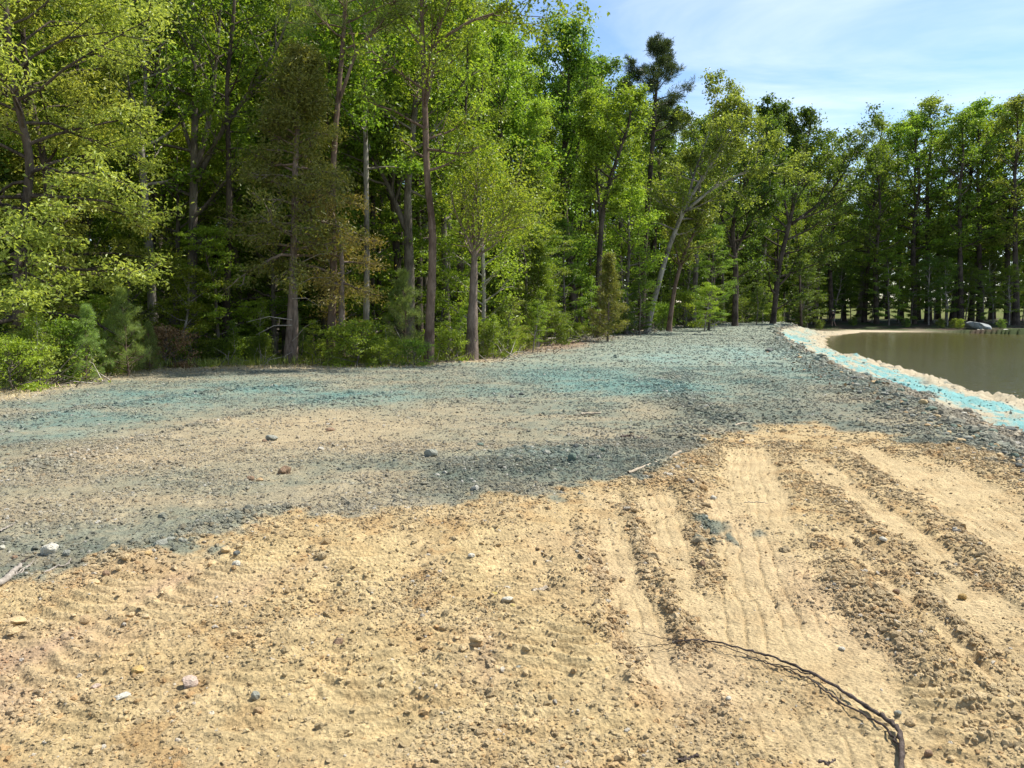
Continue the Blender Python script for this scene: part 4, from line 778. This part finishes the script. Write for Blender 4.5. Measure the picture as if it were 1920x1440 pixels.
for i in range(44):
    px = 1330 + i * 20 + gp.uniform(-10, 10); Y = gp.uniform(150, 185); x = P(px, 570, Y)[0]
    put('deeptree', x, Y, gp.uniform(15, 24), 'distant tree beyond the sunny lawn, seen between the shore trunks', 'tree', 'distant trees beyond the lawn', leaf=gp.choice(['mid', 'dark']), squash=1.3)
for i in range(34):
    px = -500 + i * 64 + gp.uniform(-20, 20); Y = gp.uniform(72, 95) if px < 1450 else 190; x = P(px, 570, Y)[0]
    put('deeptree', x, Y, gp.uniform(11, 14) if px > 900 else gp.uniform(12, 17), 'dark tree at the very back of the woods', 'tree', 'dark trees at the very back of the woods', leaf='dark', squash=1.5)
for px, Y, lf in ((1790, 80, 'lime'), (1801, 79, 'lime'), (1765, 82, 'mid'), (1880, 80, 'mid'), (1700, 83, 'mid'), (1600, 86, 'mid'), (1540, 80, 'mid')):
    x = P(px, 570, Y)[0]; put('shrub1', x, Y, .8, 'low shrub on the shaded far shore of the pond', 'shrub', 'shrubs on the far shore', leaf=lf)
REFS = [(-150, 'the left edge of the photo'), (60, 'the nearest flowering oak'), (288, 'the mottled pale trunk'), (363, 'the stout grey trunk'), (548, 'the double cedar trunk'), (620, 'the slim brown pine'), (687, 'the straight pale trunk'),
        (767, 'the forked dark trunk'), (805, 'the wavy brown trunk'), (886, 'the snapped trunk'), (1055, 'the flat topped tree'), (1140, 'the slender lone cedar'), (1208, 'the tall lone pine'), (1260, 'the leaning grey tree'),
        (1378, 'the dark forked oak'), (1460, 'the big deep green oak'), (1564, 'the walking person'), (1690, 'the thick shore trunk'), (1835, 'the pale boulder'), (1925, 'the right edge of the photo')]
CW = dict(spring='fresh green', mid='mid green', dark='dark green', lime='lime green', olive='olive green', yellow='yellow green', cedar='olive', ypine='soft green', brownleaf='rusty')
def relabel():
    seen = {}
    for o, key, x, y, h, leaf in sorted([r for r in REC if r[0].get('group')], key=lambda r: r[3]):
        px = CX + F_PX * x / (y * cp); rx, rn = min(REFS, key=lambda r: abs(r[0] - px)); dxp = px - rx
        side = 'behind' if abs(dxp) < 18 else ('left of' if dxp < 0 else 'right of')
        kd = {'shrub': 'shrub', 'under': 'spreading tree', 'shore': 'tall tree', 'maple': 'bushy tree', 'popla': 'narrow tree', 'oakta': 'broad tree', 'pole1': 'slender tree', 'pole2': 'slender tree'}.get(key[:5], 'tree')
        pl = {'dim trees far back in the woods': 'deep in woods', 'understory trees in the shade': 'in shade', 'distant trees beyond the lawn': 'beyond lawn', 'dark trees at the very back of the woods': 'at very back',
              'trees along the far shore': 'on shore', 'low trees on the far shore': 'low on shore', 'shrubs on the far shore': 'by water'}.get(o['group'], 'in woods' if kd != 'shrub' else 'at woods edge')
        b_ = CW.get(leaf, 'green') + ' ' + kd + ' ' + pl + ', ' + side + ' ' + rn
        seen[b_] = seen.get(b_, 0) + 1; k = seen[b_]
        o['label'] = (['', 'second ', 'third ', 'fourth ', 'fifth ', 'sixth ', 'seventh ', 'eighth ', 'ninth ', 'tenth '] + ['far '] * 40)[k - 1] + b_
relabel()
print('forest done')

# ------------------------------------------------------------------ grass, litter, straw along the woods (uncountable)
def scatter_quads(name, label, cat, n, xr, yr, cond, size, upright, mat, lw=.3, seed=1):
    g = np.random.default_rng(seed); x = g.uniform(*xr, n); y = g.uniform(*yr, n); dP, dW = masks(x, y); k = g.random(n) < cond(x, y, dP, dW); x, y, dP, dW = x[k], y[k], dP[k], dW[k]
    h, _ = detail(x, y, np.full(len(x), .1), dP, dW); z = Hm(x, y, dP, dW) + h; m = len(x); L = size * g.uniform(.5, 1.5, m)
    ax = nrm(g.standard_normal((m, 3)) * (1 - upright * .6) + np.array([0, 0, 1.6 * upright])); nor = g.standard_normal((m, 3)) * (.3 + upright) + np.array([0, 0, 1.5 * (1 - upright)]); nor = nrm(nor - ax * (nor * ax).sum(1, keepdims=True))
    C = np.stack([x, y, z + .012], 1) + ax * (L * .45 * upright)[:, None]
    me = leaf_mesh(name, C, ax, nor, L, L * lw, g.random(m), M[mat], .06); return tag(link(name, me), label, cat, kind='stuff')
wd = lambda x, y, dP, dW: (dW > 6) | (x < 4)
scatter_quads('grass', 'thin green grass growing along the foot of the woods', 'grass', 42000, (-12, 3), (12, 28), lambda x, y, dP, dW: wd(x, y, dP, dW) * smooth(-.5, .2, dP) * (1 - smooth(2, 4.5, dP)) * (.35 + .65 * (vn(x * .7, y * .7, 5) > -.2)), .24, .85, 'grass', .07, 2)
scatter_quads('ground_cover', 'low green leaves covering the floor of the woods', 'ground cover', 60000, (-14, 24), (13, 75), lambda x, y, dP, dW: wd(x, y, dP, dW) * smooth(.1, .9, dP) * (1 - smooth(5, 9, dP)) * (vn(x * .5, y * .5, 6) > -.1), .11, .35, 'spring', .6, 3)
scatter_quads('leaf_litter', 'brown dead leaves and wood chips along the edge of the woods', 'leaf litter', 26000, (-12, 24), (12, 74), lambda x, y, dP, dW: wd(x, y, dP, dW) * smooth(-1.3, -.1, dP) * (1 - smooth(3, 6, dP)) * smooth(-6, 2, x + 4), .10, .12, 'litter', .55, 4)
scatter_quads('straw', 'pale dry straw strewn beside the woods at the left', 'straw', 12000, (-12, -2), (11, 22), lambda x, y, dP, dW: smooth(-1.4, -.3, dP) * (1 - smooth(.2, 1.0, dP)), .14, .08, 'straw', .10, 5)

# ------------------------------------------------------------------ single stones
def rock_mesh(seed, name='stone', cuts=7, sub=3):
    g = np.random.default_rng(seed); b = bmesh.new(); bmesh.ops.create_icosphere(b, subdivisions=sub, radius=1)
    pl = [(nrm(g.standard_normal(3)), g.uniform(.55, .85)) for _ in range(cuts)]
    for v in b.verts:
        p = np.array(v.co)
        for nn, d in pl:
            k = p @ nn - d
            if k > 0: p = p - nn * k * .93
        p = p * (1 + .05 * math.sin(p[0] * 5 + seed) * math.cos(p[1] * 4.3) + .03 * g.standard_normal()); v.co = p
    m = bpy.data.meshes.new(name); b.to_mesh(m); b.free()
    for f in m.polygons: f.use_smooth = False
    return m
ROCKM = [rock_mesh(s, cuts=c) for s, c in ((1, 8), (2, 10), (3, 6), (4, 12), (5, 5), (6, 14))]
SMAT = {}
def stone_mat(c):
    if c not in SMAT: SMAT[c] = mat_stone('stone_%d' % len(SMAT), col=c)
    return SMAT[c]
TANC, TAN2, WHT, GRY, DRK, TEA, BRN, PNK = (.50, .37, .20), (.40, .28, .15), (.50, .47, .38), (.27, .27, .22), (.13, .135, .12), (.14, .18, .14), (.24, .16, .10), (.47, .36, .28)
def stone(px, py, w, h, col, label, shape=0, group=None, rz=None, pos=None, name='stone', dig=.5):
    p = at(px, py + h * .35) if pos is None else pos
    D = math.sqrt(p[0] ** 2 + p[1] ** 2 + (p[2] - EYE) ** 2) * math.cos(math.atan2(p[0], p[1])); sx_ = w / F_PX * D / 2; sz = max(h / F_PX * D / 2, sx_ * .4)
    me = ROCKM[shape].copy(); me.materials.append(stone_mat(col)); o = link(name, me); o.location = (p[0], p[1], p[2] + sz * (1 - dig)); o.scale = (sx_ * 1.1, sx_ * .95, sz * 1.15)
    o.rotation_euler = (random.uniform(-.2, .2), random.uniform(-.2, .2), random.uniform(-.4, .4) if rz is None else rz); return tag(o, label, 'stone', group)
stone(95, 1034, 32, 24, WHT, 'large rounded whitish stone near the left edge, above the bundle of dead sticks', 4)
stone(126, 1040, 16, 14, GRY, 'grey stone immediately right of the large whitish stone', 1)
stone(28, 1050, 10, 9, BRN, 'small brownish stone above the sticks at the left edge', 2)
stone(3, 1028, 12, 12, WHT, 'pale stone cut by the left edge of the photo, above the sticks', 3)
stone(534, 881, 25, 23, BRN, 'pointed stone standing up from the gravel, brown below with a pale top', 5)
stone(510, 822, 25, 11, GRY, 'flat grey slab lying alone on the sandy wash left of centre', 4)
stone(496, 827, 9, 6, BRN, 'little brown stone touching the left end of the flat slab', 2)
stone(620, 805, 18, 9, BRN, 'small dark brown stone right of the flat slab on the sandy wash', 1)
stone(470, 896, 17, 12, BRN, 'dark clod left of the pointed stone', 0)
stone(486, 899, 14, 9, TAN2, 'brown clod lying against the dark clod left of the pointed stone', 3)
stone(808, 848, 24, 18, GRY, 'chunky two toned grey stone at the left of the rocky dyed patch', 0)
stone(1073, 862, 16, 17, TEA, 'rounded greenish stone standing in the rocky dyed patch', 4)
stone(1025, 853, 14, 11, GRY, 'dull grey stone left of the rounded greenish stone', 2)
stone(1080, 842, 12, 12, DRK, 'dark stone just above the rounded greenish stone', 1)
stone(1128, 848, 13, 9, TEA, 'teal dyed stone at the right end of the rocky patch', 3)
stone(1110, 857, 16, 8, DRK, 'flat dark stone right of the rounded greenish stone', 5)
stone(902, 833, 14, 7, TEA, 'low dark teal stone above the dark dyed band', 1)
stone(658, 733, 15, 7, TEA, 'dark teal stone alone in the far gravel left of centre', 0)
stone(961, 743, 11, 6, DRK, 'left one of two dark stones side by side in the far gravel', 2)
stone(977, 738, 12, 7, DRK, 'right one of two dark stones side by side in the far gravel', 3)
stone(305, 1031, 27, 14, GRY, 'lower of two flat grey stones at the tip of the gravel on the left', 1)
stone(317, 1020, 28, 12, GRY, 'upper of two flat grey stones at the tip of the gravel on the left', 5)
stone(343, 1023, 14, 7, GRY, 'small grey slab right of the two flat grey stones', 2)
stone(236, 1056, 18, 13, TANC, 'pale round stone where grey gravel meets tan dirt on the left', 4)
stone(223, 1070, 14, 14, TANC, 'tan cobble below the pale round stone on the left', 0)
stone(199, 1082, 12, 12, BRN, 'dark brown cobble left of the tan cobble', 2)
stone(175, 1092, 22, 11, TANC, 'flat tan stone at the left end of the row of cobbles', 3)
stone(279, 1048, 16, 9, (.52, .36, .16), 'orange tinted stone below the two flat grey stones', 1)
stone(277, 1068, 15, 9, TAN2, 'brown stone below the orange tinted stone', 5)
stone(421, 1033, 20, 14, TANC, 'tan stone at the edge of the dyed gravel left of centre', 3)
stone(444, 1042, 12, 9, DRK, 'small dark stone right of the tan stone at the gravel edge', 2)
stone(444, 1062, 16, 18, WHT, 'pale cobble below the small dark stone at the gravel edge', 4)
stone(634, 1203, 20, 20, BRN, 'dark jagged clod sticking up from the tan dirt', 5)
stone(895, 1209, 27, 14, TANC, 'smooth oval tan stone near the bottom middle', 4)
stone(952, 1127, 22, 8, WHT, 'slim pale stone lying flat left of the short cut stick', 4)
stone(927, 1119, 11, 7, (.48, .38, .12), 'yellow stone just left of the slim pale stone', 2)
stone(961, 1139, 10, 7, (.46, .36, .14), 'small yellowish stone under the slim pale stone', 3)
stone(884, 1047, 12, 8, WHT, 'small cream stone among the arched lug prints', 2)
stone(801, 1090, 11, 8, BRN, 'dark small stone left of the arched lug prints', 1)
stone(972, 1251, 12, 10, GRY, 'greenish grey wedge stone in the pebbly band below the slim pale stone', 5)
stone(357, 1284, 32, 22, PNK, 'large pinkish stone in the lower left of the dirt', 0)
stone(257, 1262, 24, 17, (.50, .34, .13), 'orange brown stone with pale back in the lower left', 3)
stone(232, 1312, 30, 12, WHT, 'flat cream slab in the lower left of the dirt', 1)
stone(180, 1283, 18, 12, PNK, 'pinkish grey stone left of the cream slab', 5)
stone(160, 1163, 24, 17, TAN2, 'rough tan clod topmost in the heap at left', 0)
stone(25, 1165, 40, 14, TANC, 'wide pale tan stone at the left edge', 3)
stone(28, 1190, 24, 12, TANC, 'tan stone below the wide pale stone at the left edge', 1)
stone(245, 1152, 18, 12, TANC, 'light clod at the right end of the heap at left', 4)
stone(479, 1303, 14, 16, GRY, 'grey tan stone standing on the dirt right of the pinkish stone', 2)
stone(485, 1332, 16, 14, TAN2, 'brown lump below the standing grey tan stone', 0)
stone(1708, 1344, 20, 20, TANC, 'angular pale stone beside the bend of the long dark branch', 5)
stone(1684, 1332, 13, 10, GRY, 'rounded grey pebble left of the angular pale stone', 4)
stone(1741, 1406, 15, 13, BRN, 'round brown pebble below the angular pale stone', 4)
stone(1784, 1419, 13, 10, TANC, 'tan pebble near the bottom right corner', 2)
stone(1579, 1210, 12, 7, WHT, 'small white oval pebble on the smooth tyre track', 4)
stone(1366, 1311, 10, 7, WHT, 'small white pebble below the long dark branch', 2)
stone(1681, 1104, 13, 12, BRN, 'round dark stone in the clod ridge between tyre tracks', 4)
stone(1648, 1098, 26, 8, TANC, 'flat pale stone left of the round dark stone in the clod ridge', 3)
stone(1702, 1136, 18, 8, TAN2, 'flat brown stone below the round dark stone in the clod ridge', 1)
stone(1805, 1113, 15, 13, (.36, .24, .09), 'orange brown round clod at the right between tyre tracks', 4)
stone(1654, 989, 13, 9, TAN2, 'brown clod topmost on the middle ridge of clods', 0)
stone(1656, 1015, 14, 9, WHT, 'pale stone below the topmost clod of the middle ridge', 2)
stone(1317, 917, 18, 12, (.34, .22, .10), 'brown clod at the head of the left heap of clods', 0)
stone(1338, 929, 11, 9, WHT, 'white stone right of the brown clod at the head of the heap', 2)
stone(1317, 1058, 12, 18, BRN, 'dark clod in the narrow ridge below the blue spots', 5)
stone(1260, 1148, 10, 8, TAN2, 'single brown pebble on the second smooth tyre track', 2)
stone(1443, 656, 16, 10, DRK, 'dark lump of rock at the top of the pond bank', 5)
stone(1747, 769, 22, 12, TEA, 'dark green rock in the rubble along the pond bank', 1)
stone(1806, 778, 16, 12, WHT, 'pale pointed rock at the upper edge of the rubble', 5)
stone(1895, 804, 24, 10, DRK, 'flat blackish rock in the rubble near the right edge', 3)
stone(1861, 812, 16, 12, TEA, 'greenish rock left of the flat blackish rock', 0)
stone(1912, 825, 16, 10, (.33, .2, .1), 'rusty brown rock at the right edge of the rubble', 2)
stone(1731, 757, 16, 12, TANC, 'tan rock above the dark green rock in the rubble', 4)
stone(1688, 733, 14, 9, TEA, 'small dark green rock farther up the rubble band', 2)
p = P(1834, 610, 78); p[2] = zH(p[0], 78); stone(1834, 612, 42, 15, (.27, .285, .28), 'large pale grey boulder on the shaded far shore of the pond', 0, pos=p, name='boulder', rz=.1)
for px, lb in ((1839, 'white rock at the waterline below the pale grey boulder'), (1888, 'white rock at the waterline near the right edge'), (1846, 'small light rock just above the white waterline rock')):
    Y = 74.5 if px != 1846 else 76.5; stone(px, 625, 9 if px != 1846 else 6, 3, WHT, lb, 2, pos=np.array([P(px, 570, Y)[0], Y, max(zH(P(px, 570, Y)[0], Y), WATER) + .02]))
# rubble: larger rocks of the band on the pond side
gr_ = random.Random(4); npl = 0; RS = {}
for i in range(400):
    if npl >= 90: break
    px = gr_.uniform(1480, 1935); py = np.interp(px, [1450, 1500, 1600, 1700, 1800, 1920], [640, 668, 715, 760, 812, 868]) + gr_.uniform(-16, 22)
    w = gr_.uniform(7, 15) * (.6 + (px - 1450) / 800); GC = gr_.choice([GRY, TEA, DRK, TANC, GRY, TAN2]); o_ = stone(px, py, w, w * .6, GC, 'rubble rock', gr_.randrange(6), 'rubble rocks beside the pond', rz=gr_.uniform(0, 6)); npl += 1
    rx, rn = min(((1443, 'the dark lump of rock'), (1530, 'the small dark green rock'), (1620, 'the small dark green rock'), (1690, 'the small dark green rock'), (1747, 'the dark green rock'), (1806, 'the pale pointed rock'), (1895, 'the flat blackish rock')), key=lambda r: abs(r[0] - px))
    b_ = {GRY: 'grey', TEA: 'greenish', DRK: 'dark', TANC: 'tan', TAN2: 'brown'}[GC] + ' rubble rock ' + ('far left of ' if rx < 1680 and rx > 1450 else 'left of ' if px < rx else 'right of ') + rn; RS[b_] = RS.get(b_, 0) + 1
    o_['label'] = ['', 'another ', 'third ', 'fourth ', 'fifth ', 'sixth ', 'seventh ', 'eighth ', 'ninth ', 'tenth ', 'eleventh ', 'twelfth ', 'last '][min(RS[b_] - 1, 12)] + b_

# ------------------------------------------------------------------ branches and sticks
def lay(pts, lift=.012):
    out = []
    for px, py in pts:
        p = at(px, py); p[2] = zH(p[0], p[1]) + lift; out.append(p)
    return np.array(out)
def dense(p, n=30, wob=.003, seed=0):
    g = np.random.default_rng(seed); q = np.array([interp(p, f) for f in np.linspace(0, 1, n)]); 
    q[1:-1] = (q[:-2] + q[1:-1] * 2 + q[2:]) / 4; return q + g.normal(0, wob, q.shape)
br = empty('fallen_branch', tuple(at(1690, 1436)))
tag(br, 'long dark bent branch lying across the tyre tracks at lower right', 'branch'); o0 = np.array(br.location)
def bpart(name, pts, r0, r1, lift, mat='stick', n=40, seed=1, parent=None, off=None, wob=.0025):
    T = Tubes(); q = dense(lay(pts, lift), n, wob, seed); g = np.random.default_rng(seed); r = (r1 + (r0 - r1) * (1 - np.linspace(0, 1, n)) ** 1.3) * (1 + .07 * g.standard_normal(n) + .35 * (g.random(n) < .10)); T.add(q - (o0 if off is None else off), r, 8); m = T.mesh(name, M[mat]); return link(name, m, parent)
bpart('stem', [(1692, 1475), (1690, 1400), (1684, 1378), (1650, 1352), (1600, 1318), (1560, 1292), (1500, 1262), (1450, 1240), (1400, 1228), (1340, 1210), (1300, 1208), (1262, 1210)], .0100, .0032, .020, n=70, seed=2, parent=br)
bpart('side_stem', [(1686, 1404), (1660, 1370), (1620, 1345), (1580, 1325), (1550, 1302), (1520, 1278), (1480, 1262), (1430, 1245)], .0052, .0026, .010, n=50, seed=3, parent=br)
bpart('twig', [(1520, 1274), (1470, 1258), (1430, 1247), (1380, 1228), (1330, 1212), (1280, 1206)], .0032, .0016, .018, n=30, seed=4, parent=br)
bpart('twig', [(1275, 1209), (1245, 1204), (1215, 1196), (1198, 1195)], .0024, .001, .018, n=14, seed=5, parent=br)
bpart('twig', [(1270, 1210), (1240, 1214), (1210, 1220), (1180, 1222)], .002, .001, .012, n=14, seed=6, parent=br)
bpart('twig', [(1290, 1208), (1265, 1218), (1235, 1226)], .002, .001, .012, n=12, seed=7, parent=br)
bpart('twig', [(1345, 1212), (1362, 1222), (1372, 1220)], .0024, .0012, .025, n=8, seed=8, parent=br)
def stick(pts, r0, r1, label, mat='stickpale', lift=.02, seed=1, cat='stick', name='stick'):
    p = lay(pts, lift); off = p[0].copy(); T = Tubes(); n = 22; q = dense(p, n, .003, seed); g = np.random.default_rng(seed); T.add(q - off, np.linspace(r0, r1, n) * (1 + .04 * g.standard_normal(n)), 7)
    o = link(name, T.mesh(name, M[mat])); o.location = off; return tag(o, label, cat)
stick([(1178, 893), (1205, 882), (1232, 872), (1252, 868), (1268, 856), (1276, 852)], .014, .020, 'long pale curved stick on the border of dyed gravel and tan dirt', lift=.03, seed=11)
stick([(998, 1114), (1012, 1112), (1025, 1108)], .013, .012, 'short thick brown stick piece lying in the tan dirt near the centre', lift=.015, seed=12)
stick([(1270, 1433), (1292, 1429), (1309, 1424)], .006, .005, 'short dark stick at the bottom edge of the photo', 'stick', .012, 13)
stick([(1090, 780), (1112, 779), (1126, 779)], .02, .015, 'small pale stick in the middle of the dyed gravel', lift=.03, seed=14)
stick([(1165, 822), (1180, 820), (1200, 825), (1213, 824)], .016, .01, 'dark twiggy stick in the dyed gravel right of centre', 'stick', .02, 15)
stick([(1375, 802), (1388, 797), (1402, 796)], .018, .01, 'pale curved stick at the upper border of the tan dirt', lift=.02, seed=16)
stick([(1535, 1435), (1550, 1437), (1565, 1430)], .005, .003, 'tiny dark twig at the bottom edge left of the branch end', 'stick', .01, 17)
stick([(-20, 1112), (10, 1098), (28, 1078), (40, 1068)], .022, .012, 'thickest grey stick of the bundle at the left edge', 'barkdead', .03, 18)
for i, (l, lb) in enumerate((([(-10, 1103), (25, 1088), (60, 1062)], 'thin grey stick reaching right from the bundle at the left edge'), ([(5, 1095), (40, 1080), (64, 1058)], 'thin pale stick crossing the bundle at the left edge'),
                             ([(12, 1085), (35, 1068), (55, 1052)], 'dark thin stick at the top of the bundle at the left edge'), ([(80, 1082), (105, 1070), (128, 1064), (133, 1055)], 'fine pale twig curving up right of the bundle at left'),
                             ([(0, 1002), (18, 992), (30, 985)], 'thin grey stick at the left edge above the pale stones'))):
    stick(l, .007, .003, lb, 'stick' if i == 2 else 'barkdead', .02, 20 + i, name='stick')
stick([(1395, 945), (1415, 944), (1440, 946)], .004, .003, 'faint thin straw stalk lying in the middle of the tan dirt', 'stickpale', .01, 30)
# fallen grey logs at the edge of the woods
for i, (a, b_, Y, lb) in enumerate((((1010, 640), (1075, 618), 34, 'weathered thin log lying under the saplings left of the slender cedar'), ((1130, 598), (1190, 590), 44, 'pale thin log on the forest floor below the lone pine'))):
    p0 = P(*a, Y); p1 = P(*b_, Y + 1.5)
    for p in (p0, p1): p[2] = zH(p[0], p[1]) + .15
    T = Tubes(); T.add(np.array([p0, (p0 + p1) / 2 + [0, 0, .05], p1]) - p0, [.06, .05, .03], 7); o = link('fallen_log', T.mesh('fallen_log', M['barkdead'])); o.location = p0; tag(o, lb, 'log')

# ------------------------------------------------------------------ the walking person
def skin_mesh(name, verts, edges, radii, mat, parent, root=0, sub=1):
    m = bpy.data.meshes.new(name); m.from_pydata([Vector(v) for v in verts], edges, []); m.materials.append(mat); o = link(name, m, parent)
    sk = o.modifiers.new('skin', 'SKIN'); sk.use_smooth_shade = True
    for i, r in enumerate(radii):
        d = m.skin_vertices[0].data[i]; d.radius = (r, r) if not isinstance(r, tuple) else r; d.use_root = (i == root)
    ss = o.modifiers.new('sub', 'SUBSURF'); ss.levels = sub; ss.render_levels = sub; return o
skinm = mat_plain('skin', (.42, .25, .18), .6)
PX, PY = P(1564, 570, 84)[0], 84.0
per = empty('person', (PX, PY, zH(PX, PY)), 0.0); tag(per, 'person in a white sun hat, dark top and grey shorts walking along the far shore', 'person')
# faces left (-x) in the photo, right leg trailing; y is away from the camera
Vb = [(0, 0, .92), (-.01, 0, 1.12), (-.02, 0, 1.32), (-.04, 0, 1.44), (-.06, 0, 1.52), (-.075, 0, 1.62), (-.08, 0, 1.70),
      (-.03, -.17, 1.40), (.04, -.24, 1.18), (.00, -.25, .97), (-.02, -.25, .90), (-.03, .17, 1.40), (-.07, .23, 1.18), (-.17, .22, 1.00), (-.20, .22, .94),
      (.01, -.09, .88), (.06, -.10, .50), (.24, -.10, .10), (.28, -.10, .05), (.18, -.10, .03), (-.01, .09, .88), (-.08, .10, .48), (-.07, .10, .09), (-.06, .10, .04), (-.19, .10, .03)]
Eb = [(0, 1), (1, 2), (2, 3), (3, 4), (4, 5), (5, 6), (3, 7), (7, 8), (8, 9), (9, 10), (3, 11), (11, 12), (12, 13), (13, 14), (0, 15), (15, 16), (16, 17), (17, 18), (18, 19), (0, 20), (20, 21), (21, 22), (22, 23), (23, 24)]
Rb = [(.13, .15), (.12, .14), (.13, .16), (.08, .10), .055, .085, .075, .06, .045, .032, .036, .06, .045, .032, .036, .09, .06, .04, .045, .04, .09, .06, .04, .045, .04]
for hx, hy, hz in ((-.02, -.25, .90), (-.20, .22, .94)):            # four fingers and a thumb on each hand
    b0 = 10 if hy < 0 else 14
    for j in range(4):
        k = len(Vb); Vb += [(hx - .015, hy + (j - 1.5) * .018, hz - .055), (hx - .035, hy + (j - 1.5) * .019, hz - .09 - .006 * (j in (1, 2)))]; Rb += [.010, .008]; Eb += [(b0, k), (k, k + 1)]
    k = len(Vb); Vb.append((hx - .05, hy - .02 * (1 if hy > 0 else -1), hz - .035)); Rb.append(.010); Eb.append((b0, k))
skin_mesh('body', Vb, Eb, Rb, skinm, per)
skin_mesh('shirt', [(0, 0, .90), (-.01, 0, 1.12), (-.02, 0, 1.32), (-.04, 0, 1.43), (-.03, -.17, 1.40), (.03, -.22, 1.24), (-.03, .17, 1.40), (-.06, .21, 1.24)], [(0, 1), (1, 2), (2, 3), (3, 4), (4, 5), (3, 6), (6, 7)],
          [(.15, .17), (.14, .16), (.15, .18), (.09, .11), .08, .065, .08, .065], mat_plain('shirt_dark', (.022, .02, .03)), per)
skin_mesh('shorts', [(0, 0, .96), (0, 0, .88), (.015, -.095, .80), (.05, -.10, .54), (-.015, .095, .80), (-.07, .10, .54)], [(0, 1), (1, 2), (2, 3), (1, 4), (4, 5)], [(.15, .17), (.15, .17), .115, .10, .115, .10], mat_plain('shorts_grey', (.22, .22, .18)), per)
shoe = mat_plain('shoe_dark', (.03, .025, .025))
for a, b_ in (((.30, -.10, .06), (.16, -.10, .035)), ((-.04, .10, .05), (-.21, .10, .04))): skin_mesh('shoe', [a, b_], [(0, 1)], [.06, .045], shoe, per)
T = Tubes(); T.add([(-.08, 0, 1.70), (-.08, 0, 1.705), (-.08, 0, 1.71), (-.08, 0, 1.76), (-.08, 0, 1.80), (-.08, 0, 1.815)], [.175, .17, .10, .095, .07, .005], 16); link('sun_hat', T.mesh('sun_hat', mat_plain('hat_white', (.75, .72, .64))), per)
hr = bpy.data.meshes.new('hair'); bb = bmesh.new(); bmesh.ops.create_icosphere(bb, subdivisions=2, radius=.095, matrix=Matrix.Translation((-.055, 0, 1.655))); bb.to_mesh(hr); bb.free(); hr.materials.append(mat_plain('hair_dark', (.05, .03, .02))); link('hair', hr, per)
fc = bmesh.new()
bmesh.ops.create_icosphere(fc, subdivisions=1, radius=.018, matrix=Matrix.Translation((-.168, 0, 1.615)))
fm = bpy.data.meshes.new('nose'); fc.to_mesh(fm); fc.free(); fm.materials.append(skinm); link('nose', fm, per)
for s in (-1, 1):
    fc = bmesh.new(); bmesh.ops.create_icosphere(fc, subdivisions=1, radius=.011, matrix=Matrix.Translation((-.155, s * .032, 1.64))); fm = bpy.data.meshes.new('eye'); fc.to_mesh(fm); fc.free(); fm.materials.append(shoe); link('eye', fm, per)
print('objects', len(bpy.data.objects))
